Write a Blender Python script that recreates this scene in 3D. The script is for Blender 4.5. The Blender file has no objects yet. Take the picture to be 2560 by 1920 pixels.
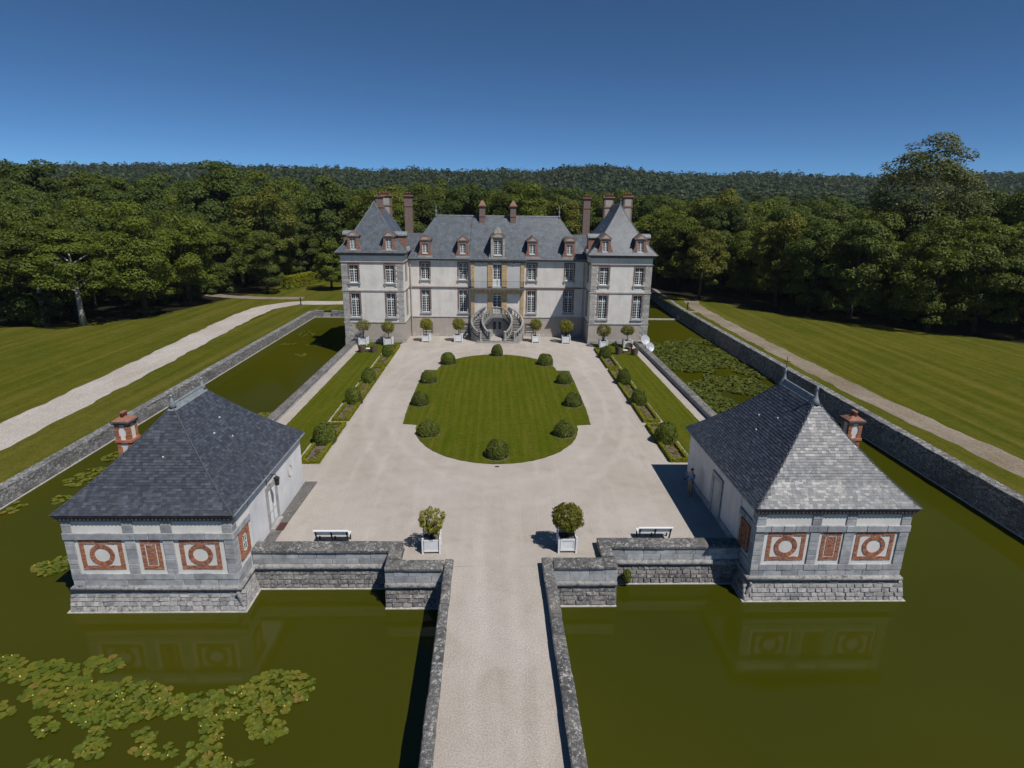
import bpy, math, random
import numpy as np
from mathutils import Vector, Matrix
R = math.radians
sc = bpy.context.scene
col = sc.collection

# ---------------------------------------------------------------- camera
CAM = Vector((-0.0732, -16.740, 15.2))
RT = Vector((0.99963345, -0.02396702, 0.0125916))
UP = Vector((-0.00513999, 0.2886237, 0.95742882))
FW = Vector((0.02658095, 0.95714259, -0.28839471))
cd = bpy.data.cameras.new('camera'); cam = bpy.data.objects.new('camera', cd); col.objects.link(cam)
cd.sensor_fit = 'HORIZONTAL'; cd.sensor_width = 36.0; cd.lens = 36.0 * 1477.56 / 2560.0
cd.clip_start = 0.1; cd.clip_end = 6000
cam.matrix_world = Matrix(((RT.x, UP.x, -FW.x, CAM.x), (RT.y, UP.y, -FW.y, CAM.y), (RT.z, UP.z, -FW.z, CAM.z), (0, 0, 0, 1)))
sc.camera = cam

# ---------------------------------------------------------------- sky, sun, exposure
SUN = Vector((0.47, -0.46, 1.0)).normalized()
w = bpy.data.worlds.new('World'); sc.world = w; w.use_nodes = True
nt = w.node_tree; bg = nt.nodes['Background']
sky = nt.nodes.new('ShaderNodeTexSky'); sky.sky_type = 'NISHITA'; sky.sun_disc = False
sky.sun_elevation = math.asin(SUN.z); sky.sun_rotation = math.atan2(SUN.x, SUN.y)
sky.altitude = 4500; sky.air_density = 0.6; sky.dust_density = 0.8; sky.ozone_density = 8.0
tint = nt.nodes.new('ShaderNodeMixRGB'); tint.blend_type = 'MULTIPLY'; tint.inputs[0].default_value = 1.0; tint.inputs[2].default_value = (0.74, 1.0, 0.98, 1)   # white balance
nt.links.new(sky.outputs[0], tint.inputs[1]); nt.links.new(tint.outputs[0], bg.inputs[0]); bg.inputs[1].default_value = 0.090
ld = bpy.data.lights.new('sun', 'SUN'); ld.energy = 3.8; ld.angle = R(0.53); ld.color = (1.0, 0.955, 0.89)
lo = bpy.data.objects.new('sun', ld); col.objects.link(lo); lo.location = (30, -40, 60)
lo.rotation_euler = SUN.to_track_quat('Z', 'Y').to_euler()
vs = sc.view_settings; vs.view_transform = 'Standard'; vs.look = 'None'; vs.gamma = 1.0; vs.use_curve_mapping = False
vs.exposure = 0.12
sc.cycles.use_denoising = True
sc.cycles.max_bounces = 6; sc.cycles.diffuse_bounces = 1; sc.cycles.glossy_bounces = 3
sc.cycles.transmission_bounces = 4; sc.cycles.volume_bounces = 0; sc.cycles.transparent_max_bounces = 6

# ---------------------------------------------------------------- helpers
rnd = random.Random(11)
def link(o, parent=None):
    col.objects.link(o)
    if parent is not None:
        o.parent = parent
        o.matrix_parent_inverse = Matrix.Translation(-origin(parent))
    return o
ORI = {}
def origin(o):
    return Vector(ORI.get(o.name, (0, 0, 0)))
def tag(o, label, cat, group=None, kind=None):
    if label: o['label'] = label
    if cat: o['category'] = cat
    if group: o['group'] = group
    if kind: o['kind'] = kind
    return o
def empty(name, loc=(0, 0, 0)):
    o = bpy.data.objects.new(name, None); o.empty_display_size = 0.2
    o.location = loc; col.objects.link(o); ORI[o.name] = tuple(loc); return o
def local(name):
    o = bpy.data.objects.new(name, None); o.empty_display_size = 0.2; col.objects.link(o); return o
def mobj(name, me, parent=None, mat=None):
    o = bpy.data.objects.new(name, me)
    if mat is not None and not me.materials: me.materials.append(mat)
    return link(o, parent)
def copy_tree(o, parent=None):
    c = o.copy(); col.objects.link(c)
    if parent is not None: c.parent = parent
    for ch in o.children: copy_tree(ch, c)
    return c

class MB:
    def __init__(s): s.v = []; s.f = []
    def add(s, vs, fs):
        n = len(s.v); s.v += [tuple(p) for p in vs]; s.f += [tuple(i + n for i in f) for f in fs]; return s
    def hexa(s, p):
        return s.add(p, [(0, 3, 2, 1), (4, 5, 6, 7), (0, 1, 5, 4), (1, 2, 6, 5), (2, 3, 7, 6), (3, 0, 4, 7)])
    def box(s, x0, x1, y0, y1, z0, z1):
        return s.hexa([(x0, y0, z0), (x1, y0, z0), (x1, y1, z0), (x0, y1, z0), (x0, y0, z1), (x1, y0, z1), (x1, y1, z1), (x0, y1, z1)])
    def frust(s, a, b, z0, z1):
        return s.hexa([(a[0], a[2], z0), (a[1], a[2], z0), (a[1], a[3], z0), (a[0], a[3], z0), (b[0], b[2], z1), (b[1], b[2], z1), (b[1], b[3], z1), (b[0], b[3], z1)])
    def prism(s, poly, z0, z1):
        n = len(poly)
        vs = [(x, y, z0) for x, y in poly] + [(x, y, z1) for x, y in poly]
        return s.add(vs, [tuple(range(n - 1, -1, -1)), tuple(range(n, 2 * n))] + [(i, (i + 1) % n, n + (i + 1) % n, n + i) for i in range(n)])
    def yprism(s, poly, y0, y1):
        n = len(poly)
        vs = [(x, y0, z) for x, z in poly] + [(x, y1, z) for x, z in poly]
        return s.add(vs, [tuple(range(n)), tuple(range(2 * n - 1, n - 1, -1))] + [(i, n + i, n + (i + 1) % n, (i + 1) % n) for i in range(n)])
    def xprism(s, poly, x0, x1):
        n = len(poly)
        vs = [(x0, y, z) for y, z in poly] + [(x1, y, z) for y, z in poly]
        return s.add(vs, [tuple(range(n - 1, -1, -1)), tuple(range(n, 2 * n))] + [(i, (i + 1) % n, n + (i + 1) % n, n + i) for i in range(n)])
    def tube(s, pts, rad, n=6, cap=True):
        pts = [Vector(p) for p in pts]; rad = rad if isinstance(rad, (list, tuple)) else [rad] * len(pts)
        base = len(s.v); k = len(pts)
        for i, p in enumerate(pts):
            d = (pts[min(i + 1, k - 1)] - pts[max(i - 1, 0)]).normalized()
            a = d.orthogonal().normalized() if abs(d.z) < 0.99 else Vector((1, 0, 0))
            a = (Vector((0, 0, 1)).cross(d)).normalized() if abs(d.z) < 0.9 else (Vector((0, 1, 0)).cross(d)).normalized()
            b = d.cross(a)
            for j in range(n):
                t = 2 * math.pi * j / n
                s.v.append(tuple(p + (a * math.cos(t) + b * math.sin(t)) * rad[i]))
        for i in range(k - 1):
            for j in range(n):
                s.f.append((base + i * n + j, base + i * n + (j + 1) % n, base + (i + 1) * n + (j + 1) % n, base + (i + 1) * n + j))
        if cap:
            s.f.append(tuple(base + j for j in range(n - 1, -1, -1))); s.f.append(tuple(base + (k - 1) * n + j for j in range(n)))
        return s
    def lathe(s, prof, c=(0, 0, 0), n=10):
        base = len(s.v); k = len(prof)
        for r, z in prof:
            for j in range(n):
                t = 2 * math.pi * j / n
                s.v.append((c[0] + r * math.cos(t), c[1] + r * math.sin(t), c[2] + z))
        for i in range(k - 1):
            for j in range(n):
                s.f.append((base + i * n + j, base + i * n + (j + 1) % n, base + (i + 1) * n + (j + 1) % n, base + (i + 1) * n + j))
        s.f.append(tuple(base + j for j in range(n - 1, -1, -1))); s.f.append(tuple(base + (k - 1) * n + j for j in range(n)))
        return s
    def mesh(s, name, smooth=False):
        me = bpy.data.meshes.new(name); me.from_pydata(s.v, [], s.f); me.update()
        if smooth: me.polygons.foreach_set('use_smooth', [True] * len(me.polygons))
        return me
    def build(s, name, mat, parent=None, smooth=False):
        return mobj(name, s.mesh(name, smooth), parent, mat)
def B(name, mat, parent, *boxes):
    m = MB()
    for b in boxes: m.box(*b)
    return m.build(name, mat, parent)
def Bs(name, mat, parent, *boxes):
    return [B(name, mat, parent, b) for b in boxes]
def quads_mesh(name, P, mat):
    """P: (n,4,3) array of quads -> mesh"""
    n = len(P); me = bpy.data.meshes.new(name)
    me.vertices.add(n * 4); me.vertices.foreach_set('co', np.ascontiguousarray(P, dtype=np.float32).ravel())
    me.loops.add(n * 4); me.loops.foreach_set('vertex_index', np.arange(n * 4, dtype=np.int32))
    me.polygons.add(n); me.polygons.foreach_set('loop_start', np.arange(0, n * 4, 4, dtype=np.int32))
    me.polygons.foreach_set('loop_total', np.full(n, 4, dtype=np.int32))
    me.update(calc_edges=True); me.materials.append(mat); return me

# ---------------------------------------------------------------- materials
class NT:
    def __init__(s, name):
        s.m = bpy.data.materials.new(name); s.m.use_nodes = True; s.t = s.m.node_tree
        s.bsdf = s.t.nodes['Principled BSDF']; s.pos = None; s.out = s.t.nodes['Material Output']
    def n(s, typ, **k):
        nd = s.t.nodes.new('ShaderNode' + typ)
        for a, v in k.items(): setattr(nd, a, v)
        return nd
    def l(s, a, b): s.t.links.new(a, b)
    def P(s):
        if s.pos is None: s.pos = s.n('NewGeometry').outputs['Position']
        return s.pos
    def obj(s): return s.n('TexCoord').outputs['Object']
    def map(s, vec, scale=(1, 1, 1), rot=(0, 0, 0)):
        m = s.n('Mapping'); m.inputs['Scale'].default_value = scale; m.inputs['Rotation'].default_value = rot
        s.l(vec, m.inputs[0]); return m.outputs[0]
    def noise(s, scale, detail=3, rough=0.55, vec=None, dist=0.0):
        t = s.n('TexNoise'); t.inputs['Scale'].default_value = scale; t.inputs['Detail'].default_value = detail
        t.inputs['Roughness'].default_value = rough; t.inputs['Distortion'].default_value = dist
        s.l(vec if vec is not None else s.P(), t.inputs['Vector']); return t.outputs['Fac']
    def voro(s, scale, vec=None, feat='F1', out='Distance'):
        t = s.n('TexVoronoi'); t.feature = feat; t.inputs['Scale'].default_value = scale
        s.l(vec if vec is not None else s.P(), t.inputs['Vector']); return t.outputs[out]
    def ramp(s, fac, stops, interp='LINEAR'):
        r = s.n('ValToRGB'); e = r.color_ramp; e.interpolation = interp
        while len(e.elements) < len(stops): e.elements.new(0.5)
        for el, (p, c) in zip(e.elements, stops):
            el.position = p; el.color = (c, c, c, 1) if not isinstance(c, (tuple, list)) else (*c, 1)
        s.l(fac, r.inputs[0]); return r.outputs[0]
    def mix(s, fac, a, b, mode='MIX'):
        m = s.n('MixRGB', blend_type=mode)
        for i, v in ((0, fac), (1, a), (2, b)):
            if isinstance(v, (int, float)): m.inputs[i].default_value = v if i == 0 else (v, v, v, 1)
            elif isinstance(v, (tuple, list)): m.inputs[i].default_value = (*v, 1)
            else: s.l(v, m.inputs[i])
        return m.outputs[0]
    def math(s, op, a, b=0.0):
        m = s.n('Math', operation=op)
        for i, v in ((0, a), (1, b)):
            if isinstance(v, (int, float)): m.inputs[i].default_value = v
            else: s.l(v, m.inputs[i])
        return m.outputs[0]
    def rand(s): return s.n('ObjectInfo').outputs['Random']
    def isl(s): return s.n('NewGeometry').outputs['Random Per Island']
    def sep(s, i): 
        q = s.n('SeparateXYZ'); s.l(s.P(), q.inputs[0]); return q.outputs[i]
    def bump(s, h, strength=0.3, dist=0.02):
        b = s.n('Bump'); b.inputs['Strength'].default_value = strength; b.inputs['Distance'].default_value = dist
        s.l(h, b.inputs['Height']); s.l(b.outputs[0], s.bsdf.inputs['Normal']); return b
    def fin(s, colr=None, rough=0.8, spec=0.3, metal=0.0):
        if colr is not None:
            if isinstance(colr, (tuple, list)): s.bsdf.inputs['Base Color'].default_value = (*colr, 1)
            else: s.l(colr, s.bsdf.inputs['Base Color'])
        if isinstance(rough, (int, float)): s.bsdf.inputs['Roughness'].default_value = rough
        else: s.l(rough, s.bsdf.inputs['Roughness'])
        s.bsdf.inputs['Specular IOR Level'].default_value = spec; s.bsdf.inputs['Metallic'].default_value = metal
        return s.m
def m_simple(name, c, var=0.25, scale=4.0, rough=0.8, spec=0.3, bump=0.0, metal=0.0, objrand=0.0):
    k = NT(name); f = k.noise(scale, 4, 0.6)
    lo_, hi_ = tuple(x * (1 - var) for x in c), tuple(min(1, x * (1 + var)) for x in c)
    cc = k.ramp(f, [(0.3, lo_), (0.7, hi_)])
    if objrand > 0:
        cc = k.mix(1.0, cc, k.ramp(k.rand(), [(0, 1 - objrand), (1, 1 + objrand * 0.4)]), 'MULTIPLY')
    if bump: k.bump(k.noise(scale * 4, 4), bump, 0.02)
    return k.fin(cc, rough, spec, metal)

def m_gravel(name, c, c2, sc1=13, tracks=False):
    k = NT(name)
    big = k.noise(0.16, 4, 0.6); mid = k.noise(1.1, 4, 0.65); fine = k.noise(sc1, 3, 0.75); fine2 = k.noise(sc1 * 2.7, 2, 0.7); tr = k.noise(0.9, 3, 0.6, k.map(k.P(), (1.1, 0.09, 1)))
    a = k.mix(k.ramp(big, [(0.35, 0), (0.65, 1)]), c, c2)
    a = k.mix(k.ramp(tr, [(0.5, 0.0), (0.68, 0.4)]), a, tuple(min(1, x * 1.16) for x in c))
    if tracks:
        # worn wheel tracks: along the bridge axis and round the oval lawn
        x, y = k.sep(0), k.sep(1); wobn = k.math('MULTIPLY', k.math('SUBTRACT', k.noise(0.25, 3), 0.5), 1.3)
        ax = k.math('ABSOLUTE', k.math('ADD', x, wobn)); yy = k.math('SUBTRACT', y, 31.0)
        rr = k.math('SQRT', k.math('ADD', k.math('POWER', k.math('DIVIDE', k.math('ADD', x, wobn), 8.9), 2.0), k.math('POWER', k.math('DIVIDE', yy, 17.0), 2.0)))
        def band(v, c0, w_): return k.math('MAXIMUM', k.math('SUBTRACT', 1.0, k.math('DIVIDE', k.math('ABSOLUTE', k.math('SUBTRACT', v, c0)), w_)), 0.0)
        ring_ = k.math('MAXIMUM', band(rr, 0.99, 0.035), band(rr, 1.16, 0.04)); st = band(ax, 0.72, 0.42)
        lo_m = k.ramp(k.math('DIVIDE', y, 20.0), [(0.40, 1), (0.72, 0)]); up_m = k.ramp(k.math('DIVIDE', y, 20.0), [(0.45, 0), (0.75, 1)])
        tm = k.math('ADD', k.math('MULTIPLY', st, lo_m), k.math('MULTIPLY', ring_, up_m)); tm = k.math('MULTIPLY', tm, k.ramp(k.noise(0.7, 4), [(0.3, 0.05), (0.68, 0.6)]))
        a = k.mix(tm, a, tuple(min(1, v * 1.2) for v in c))
        edge = k.math('MULTIPLY', k.ramp(k.math('ABSOLUTE', x), [(0.0, 0), (1.0, 0)]), 1.0)
        wet = k.math('MULTIPLY', k.ramp(k.noise(0.35, 5, 0.7), [(0.52, 0), (0.72, 1)]), 0.38); a = k.mix(wet, a, tuple(v * 0.68 for v in (c2[0], c2[1] * .97, c2[2] * .9)))
    a = k.mix(k.ramp(mid, [(0.45, 0), (0.8, 0.3)]), a, tuple(x_ * 0.7 for x_ in c2))
    a = k.mix(1.0, a, k.ramp(fine, [(0.25, 0.58), (0.5, 1.0), (0.75, 1.42)]), 'MULTIPLY'); a = k.mix(1.0, a, k.ramp(fine2, [(0.25, 0.6), (0.5, 1.0), (0.75, 1.35)]), 'MULTIPLY')
    k.bump(k.mix(0.5, fine, fine2), 0.6, 0.02)
    return k.fin(a, 0.95, 0.15)
def m_lawn(name, c, c2, dry, ang, period, stripe=0.16, sq=(0.7, 0.035, 1)):
    k = NT(name)
    vec = k.map(k.P(), (1, 1, 1), (0, 0, ang))
    wv = k.n('TexWave', wave_type='BANDS', bands_direction='X'); wv.inputs['Scale'].default_value = 2 * math.pi / period / 20 * 1.0
    wv.inputs['Distortion'].default_value = 1.2; wv.inputs['Detail'].default_value = 2; wv.inputs['Detail Scale'].default_value = 0.4
    k.l(vec, wv.inputs[0])
    big = k.noise(0.11, 5, 0.62); mid = k.noise(0.9, 5, 0.65); fine = k.noise(14, 3, 0.7)
    st = k.noise(1.0, 4, 0.6, k.map(k.P(), sq, (0, 0, ang)))
    a = k.mix(k.ramp(big, [(0.32, 0), (0.68, 1)]), c, c2)
    a = k.mix(k.ramp(wv.outputs['Fac'], [(0.2, 0), (0.8, stripe)]), a, tuple(x * 0.45 for x in c))
    a = k.mix(k.ramp(st, [(0.42, 0), (0.74, 0.55)]), a, dry)
    a = k.mix(k.ramp(mid, [(0.5, 0), (0.8, 0.4)]), a, dry); a = k.mix(k.ramp(k.noise(2.6, 5, 0.75), [(0.52, 0), (0.7, 0.55)]), a, tuple(x * 0.62 for x in c)); a = k.mix(k.ramp(k.voro(2.2), [(0.03, 0.35), (0.09, 0)]), a, (0.2, 0.22, 0.08))
    a = k.mix(1.0, a, k.ramp(fine, [(0.25, 0.5), (0.5, 1.0), (0.75, 1.45)]), 'MULTIPLY')
    k.bump(fine, 0.8, 0.05)
    return k.fin(a, 0.95, 0.0)
def m_stone(name, c, lichen=0.3, dark=0.4, objr=0.3, sc1=1.0, bump=0.5, warm=0.0, crust=0.0):
    k = NT(name)
    n1 = k.noise(3.0 * sc1, 5, 0.65); n2 = k.noise(9 * sc1, 4, 0.7); n3 = k.noise(0.7 * sc1, 4, 0.6)
    a = k.ramp(n1, [(0.3, tuple(x * 0.68 for x in c)), (0.7, tuple(x * 1.18 for x in c))])
    a = k.mix(k.ramp(n3, [(0.5, 0), (0.72, dark)]), a, (0.05, 0.047, 0.045))
    a = k.mix(1.0, a, k.ramp(k.rand(), [(0, (1 - objr, 1 - objr, 1 - objr * 0.9)), (0.5, 1.0), (1, (1 + objr * 0.45, 1 + objr * (0.35 - warm * 0.2), 1 + objr * (0.25 - warm * 0.6)))]), 'MULTIPLY')
    v = k.voro(7 * sc1); vn = k.noise(2.2 * sc1, 3)
    spot = k.math('MULTIPLY', k.ramp(v, [(0.12, 1), (0.25, 0)]), k.ramp(vn, [(0.5, 0), (0.62, 1)]))
    a = k.mix(k.math('MULTIPLY', spot, lichen * 1.6), a, (0.62, 0.61, 0.57))
    a = k.mix(k.ramp(n2, [(0.55, 0), (0.72, lichen)]), a, (0.5, 0.49, 0.45))
    a = k.mix(k.ramp(n2, [(0.28, dark), (0.42, 0)]), a, (0.045, 0.043, 0.042))
    if crust:
        cr = k.noise(8.5, 5, 0.75); c3 = k.noise(1.1, 3); mk = k.math('MULTIPLY', k.ramp(cr, [(0.53, 0), (0.60, 1)]), k.ramp(c3, [(0.36, 0.25), (0.6, 1)]))
        a = k.mix(k.math('MULTIPLY', mk, crust), a, (0.52, 0.515, 0.49)); a = k.mix(k.ramp(k.noise(4.2, 4, 0.7), [(0.34, 0.75), (0.46, 0)]), a, (0.06, 0.057, 0.055))
    k.bump(k.mix(0.5, n1, n2), bump, 0.03)
    return k.fin(a, 0.9, 0.2)
def m_leaf(name, c, c2, trans=0.3, objr=0.25, sc1=0.5, tip=None, iv=(0.78, 1.2)):
    k = NT(name)
    n = k.noise(sc1, 3, 0.6); r = k.isl()
    a = k.mix(k.ramp(n, [(0.32, 0), (0.68, 1)]), c, c2)
    a = k.mix(1.0, a, k.ramp(r, [(0, iv[0]), (1, iv[1])]), 'MULTIPLY')
    if tip: a = k.mix(k.ramp(r, [(0.86, 0), (0.98, 0.9)]), a, tip)
    a = k.mix(1.0, a, k.ramp(k.rand(), [(0, (1 - objr, 1 - objr, 1 - objr)), (0.5, 1.0), (1, (1 + objr * 0.5, 1 + objr * 0.4, 1.0))]), 'MULTIPLY')
    k.fin(a, 0.6, 0.25)
    t = k.n('BsdfTranslucent'); k.l(k.mix(1.0, a, (1.25, 1.15, 0.5), 'MULTIPLY'), t.inputs[0])
    mx = k.n('MixShader'); mx.inputs[0].default_value = trans
    k.l(k.bsdf.outputs[0], mx.inputs[1]); k.l(t.outputs[0], mx.inputs[2]); k.l(mx.outputs[0], k.out.inputs[0])
    return k.m
def m_plaster(name, c, stain=0.3, sc1=1.0, tint=(0.28, 0.25, 0.22)):
    k = NT(name)
    n = k.noise(0.8 * sc1, 5, 0.62); d = k.noise(1.0, 4, 0.6, k.map(k.P(), (2.2 * sc1, 2.2 * sc1, 0.22 * sc1))); f = k.noise(12, 3)
    a = k.ramp(n, [(0.3, tuple(x * 0.86 for x in c)), (0.7, tuple(min(x * 1.08, 1) for x in c))])
    a = k.mix(k.ramp(d, [(0.5, 0), (0.78, stain)]), a, tint)
    k.bump(f, 0.15, 0.01)
    return k.fin(a, 0.9, 0.15)
def m_slate(name, c, island=True, moss=0.25, rough=0.42):
    k = NT(name)
    r = k.math('FRACT', k.math('ADD', k.rand(), k.isl())) if island else k.noise(1.6, 3, 0.6, k.map(k.P(), (6, 6, 11)))
    st = [(0, tuple(x * 0.72 for x in c)), (0.5, c), (0.9, tuple(x * 1.28 for x in c)), (1, tuple(x * 1.6 for x in c))] if island else [(0.25, tuple(x * 0.5 for x in c)), (0.5, c), (0.75, tuple(x * 1.75 for x in c))]
    a = k.ramp(r, st)
    n = k.noise(0.9, 4, 0.6); n2 = k.noise(6, 4, 0.7)
    a = k.mix(k.ramp(n, [(0.48, 0), (0.75, moss)]), a, (0.035, 0.032, 0.034))
    a = k.mix(k.ramp(n2, [(0.6, 0), (0.78, 0.35)]), a, (0.2, 0.2, 0.2))
    if not island: a = k.mix(1.0, a, k.ramp(k.noise(1.7, 5, 0.7), [(0.3, 0.62), (0.7, 1.4)]), 'MULTIPLY')
    rr = k.ramp(k.mix(0.5, n2, r), [(0.25, rough - 0.05), (0.75, rough + 0.09)])
    k.bump(n2 if island else k.mix(0.5, n2, k.noise(1.0, 2, 0.5, k.map(k.P(), (3, 3, 16)))), 0.25 if island else 0.5, 0.02)
    return k.fin(a, rr, 0.5)

M = {}
M['gravel'] = m_gravel('gravel', (0.452, 0.412, 0.377), (0.395, 0.350, 0.308), 19, True)
M['path_pale'] = m_gravel('path_pale', (0.47, 0.435, 0.40), (0.40, 0.36, 0.32), 12)
M['path_dirt'] = m_gravel('path_dirt', (0.28, 0.235, 0.185), (0.19, 0.155, 0.105), 8)
M['lawn'] = m_lawn('lawn', (0.067, 0.092, 0.006), (0.088, 0.101, 0.008), (0.145, 0.128, 0.024), 0.0, 0.62, 0.2, (3.2, 0.12, 1))
M['meadow'] = m_lawn('meadow', (0.064, 0.082, 0.008), (0.100, 0.101, 0.012), (0.175, 0.142, 0.036), 0.05, 2.3, 0.16, (1.1, 0.03, 1))
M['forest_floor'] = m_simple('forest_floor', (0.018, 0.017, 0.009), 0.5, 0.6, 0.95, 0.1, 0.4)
M['soil'] = m_simple('soil', (0.135, 0.105, 0.088), 0.45, 7, 0.95, 0.1, 0.6)
M['ashlar'] = m_stone('ashlar', (0.43, 0.44, 0.455), 0.15, 0.16, 0.26)
M['limestone'] = m_stone('limestone', (0.46, 0.445, 0.425), 0.12, 0.14, 0.3, warm=0.6)
M['coping'] = m_stone('coping', (0.150, 0.146, 0.142), 0.45, 0.5, 0.35, 2.0, 0.6, 0.0, 0.85)
M['rubble'] = m_stone('rubble', (0.225, 0.215, 0.212), 0.4, 0.55, 0.5, 1.5, 0.6, 0.0, 0.6)
M['rubble_pale'] = m_stone('rubble_pale', (0.37, 0.365, 0.365), 0.3, 0.5, 0.35, 1.5, 0.6, 0.0, 0.45)
M['mortar_pale'] = m_stone('mortar_pale', (0.36, 0.352, 0.34), 0.35, 0.45, 0.0)
M['mortar'] = m_stone('mortar', (0.25, 0.243, 0.232), 0.4, 0.5, 0.0)
k = NT('bank_stone'); _v = k.map(k.P(), (4.4, 4.4, 8.5)); _c = k.voro(1.0, _v, 'F1', 'Color'); _e = k.voro(1.0, _v, 'DISTANCE_TO_EDGE')
_s = k.n('SeparateColor'); k.l(_c, _s.inputs[0]); _a = k.ramp(_s.outputs[0], [(0, (0.17, 0.168, 0.17)), (0.5, (0.27, 0.266, 0.27)), (1, (0.40, 0.392, 0.39))])
_a = k.mix(1.0, _a, k.ramp(k.noise(6, 4, 0.7), [(0.3, 0.65), (0.7, 1.25)]), 'MULTIPLY'); _a = k.mix(k.ramp(k.noise(0.4, 4), [(0.5, 0), (0.75, 0.6)]), _a, (0.07, 0.068, 0.066))
_a = k.mix(k.ramp(_e, [(0.02, 0.8), (0.1, 0)]), _a, (0.06, 0.058, 0.055)); k.bump(k.ramp(_e, [(0, 0), (0.15, 1)]), 0.5, 0.03)
M['bank_stone'] = k.fin(_a, 0.9, 0.2)
M['cordon'] = m_stone('cordon', (0.31, 0.305, 0.3), 0.4, 0.4, 0.2, 1.4, 0.6, 0.0, 0.7)
M['waterline'] = m_simple('waterline', (0.45, 0.43, 0.40), 0.25, 5, 0.8)
M['plaster'] = m_plaster('plaster', (0.76, 0.72, 0.67), 0.24)
M['plaster_low'] = m_plaster('plaster_low', (0.47, 0.415, 0.37), 0.35)
M['cream'] = m_plaster('cream', (0.78, 0.755, 0.71), 0.10)
M['whitewash'] = m_plaster('whitewash', (0.70, 0.70, 0.71), 0.2)
M['panel_grey'] = m_plaster('panel_grey', (0.58, 0.575, 0.57), 0.15)
M['brick'] = m_simple('brick', (0.44, 0.185, 0.115), 0.35, 5, 0.85, 0.2, 0.2, objrand=0.35)
k = NT('brick_loose'); _r = k.isl()
M['brick_loose'] = k.fin(k.mix(1.0, k.ramp(_r, [(0, (0.30, 0.11, 0.08)), (0.4, (0.43, 0.175, 0.105)), (0.8, (0.49, 0.215, 0.115)), (1, (0.46, 0.26, 0.13))]), k.ramp(k.noise(8, 3), [(0.3, 0.75), (0.7, 1.2)]), 'MULTIPLY'), 0.85, 0.2)
M['brick_old'] = m_simple('brick_old', (0.225, 0.165, 0.143), 0.4, 9, 0.9, 0.15, 0.3)
M['brick_dormer'] = m_simple('brick_dormer', (0.29, 0.165, 0.125), 0.4, 9, 0.9, 0.15, 0.3)
M['ochre'] = m_simple('ochre', (0.56, 0.40, 0.22), 0.22, 3, 0.85, 0.15, 0.1, objrand=0.15)
M['slate'] = m_slate('slate', (0.058, 0.066, 0.084), True, 0.25, 0.44)
M['slate_roof'] = m_slate('slate_roof', (0.088, 0.103, 0.124), False, 0.35, 0.46)
M['roof_deck'] = m_simple('roof_deck', (0.04, 0.042, 0.048), 0.3, 4, 0.7)
M['lead'] = m_simple('lead', (0.22, 0.245, 0.265), 0.3, 5, 0.5, 0.5, 0.1)
M['terracotta'] = m_simple('terracotta', (0.30, 0.135, 0.095), 0.3, 8, 0.8)
M['white_paint'] = m_simple('white_paint', (0.80, 0.815, 0.82), 0.06, 6, 0.45, 0.4)
M['grey_paint'] = m_simple('grey_paint', (0.50, 0.51, 0.50), 0.12, 6, 0.5, 0.4)
M['glass'] = NT('glass').fin((0.010, 0.016, 0.018), 0.08, 0.35)
M['dark'] = m_simple('dark', (0.012, 0.012, 0.013), 0.3, 4, 0.9)
M['iron'] = m_simple('iron', (0.02, 0.021, 0.023), 0.3, 9, 0.5, 0.5)
M['wicker'] = m_simple('wicker', (0.13, 0.095, 0.07), 0.4, 30, 0.8, 0.2, 0.5)
M['dish'] = m_simple('dish', (0.5, 0.52, 0.55), 0.1, 4, 0.4, 0.4)
M['mat_red'] = m_simple('mat_red', (0.085, 0.035, 0.03), 0.3, 20, 0.95)
M['slab'] = m_stone('slab', (0.13, 0.127, 0.125), 0.45, 0.5, 0.3)
M['step'] = m_stone('step', (0.33, 0.32, 0.30), 0.2, 0.2, 0.2)
M['bark'] = m_simple('bark', (0.045, 0.038, 0.030), 0.5, 3, 0.9, 0.2, 0.5)
M['bark_pale'] = m_simple('bark_pale', (0.36, 0.34, 0.30), 0.45, 2.5, 0.85, 0.2, 0.4)
M['leaf_oak'] = m_leaf('leaf_oak', (0.086, 0.124, 0.014), (0.142, 0.17, 0.019), 0.3, 0.3)
M['leaf_dark'] = m_leaf('leaf_dark', (0.058, 0.094, 0.016), (0.1, 0.132, 0.021), 0.28, 0.3)
M['leaf_yellow'] = m_leaf('leaf_yellow', (0.125, 0.145, 0.018), (0.182, 0.182, 0.027), 0.3, 0.2)
M['leaf_plane'] = m_leaf('leaf_plane', (0.095, 0.118, 0.034), (0.155, 0.168, 0.062), 0.3, 0.15)
M['leaf_far'] = m_leaf('leaf_far', (0.028, 0.048, 0.015), (0.048, 0.072, 0.020), 0.2, 0.0, 0.02, None, (0.88, 1.1))
M['leaf_box'] = m_leaf('leaf_box', (0.082, 0.118, 0.014), (0.15, 0.172, 0.026), 0.15, 0.2, 3.0, None, (0.55, 1.4))
M['leaf_hedge'] = m_leaf('leaf_hedge', (0.2, 0.225, 0.01), (0.27, 0.27, 0.016), 0.25, 0.1, 1.2)
M['leaf_orange'] = m_leaf('leaf_orange', (0.17, 0.185, 0.016), (0.26, 0.25, 0.028), 0.3, 0.35, 2.5, tip=(0.30, 0.26, 0.05))
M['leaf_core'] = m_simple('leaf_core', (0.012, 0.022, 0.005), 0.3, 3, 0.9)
k = NT('lily'); _r = k.math('FRACT', k.math('ADD', k.rand(), k.isl()))
M['lily_dark'] = m_leaf('lily_dark', (0.060, 0.080, 0.009), (0.098, 0.112, 0.012), 0.1, 0.0, 0.8)
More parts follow.
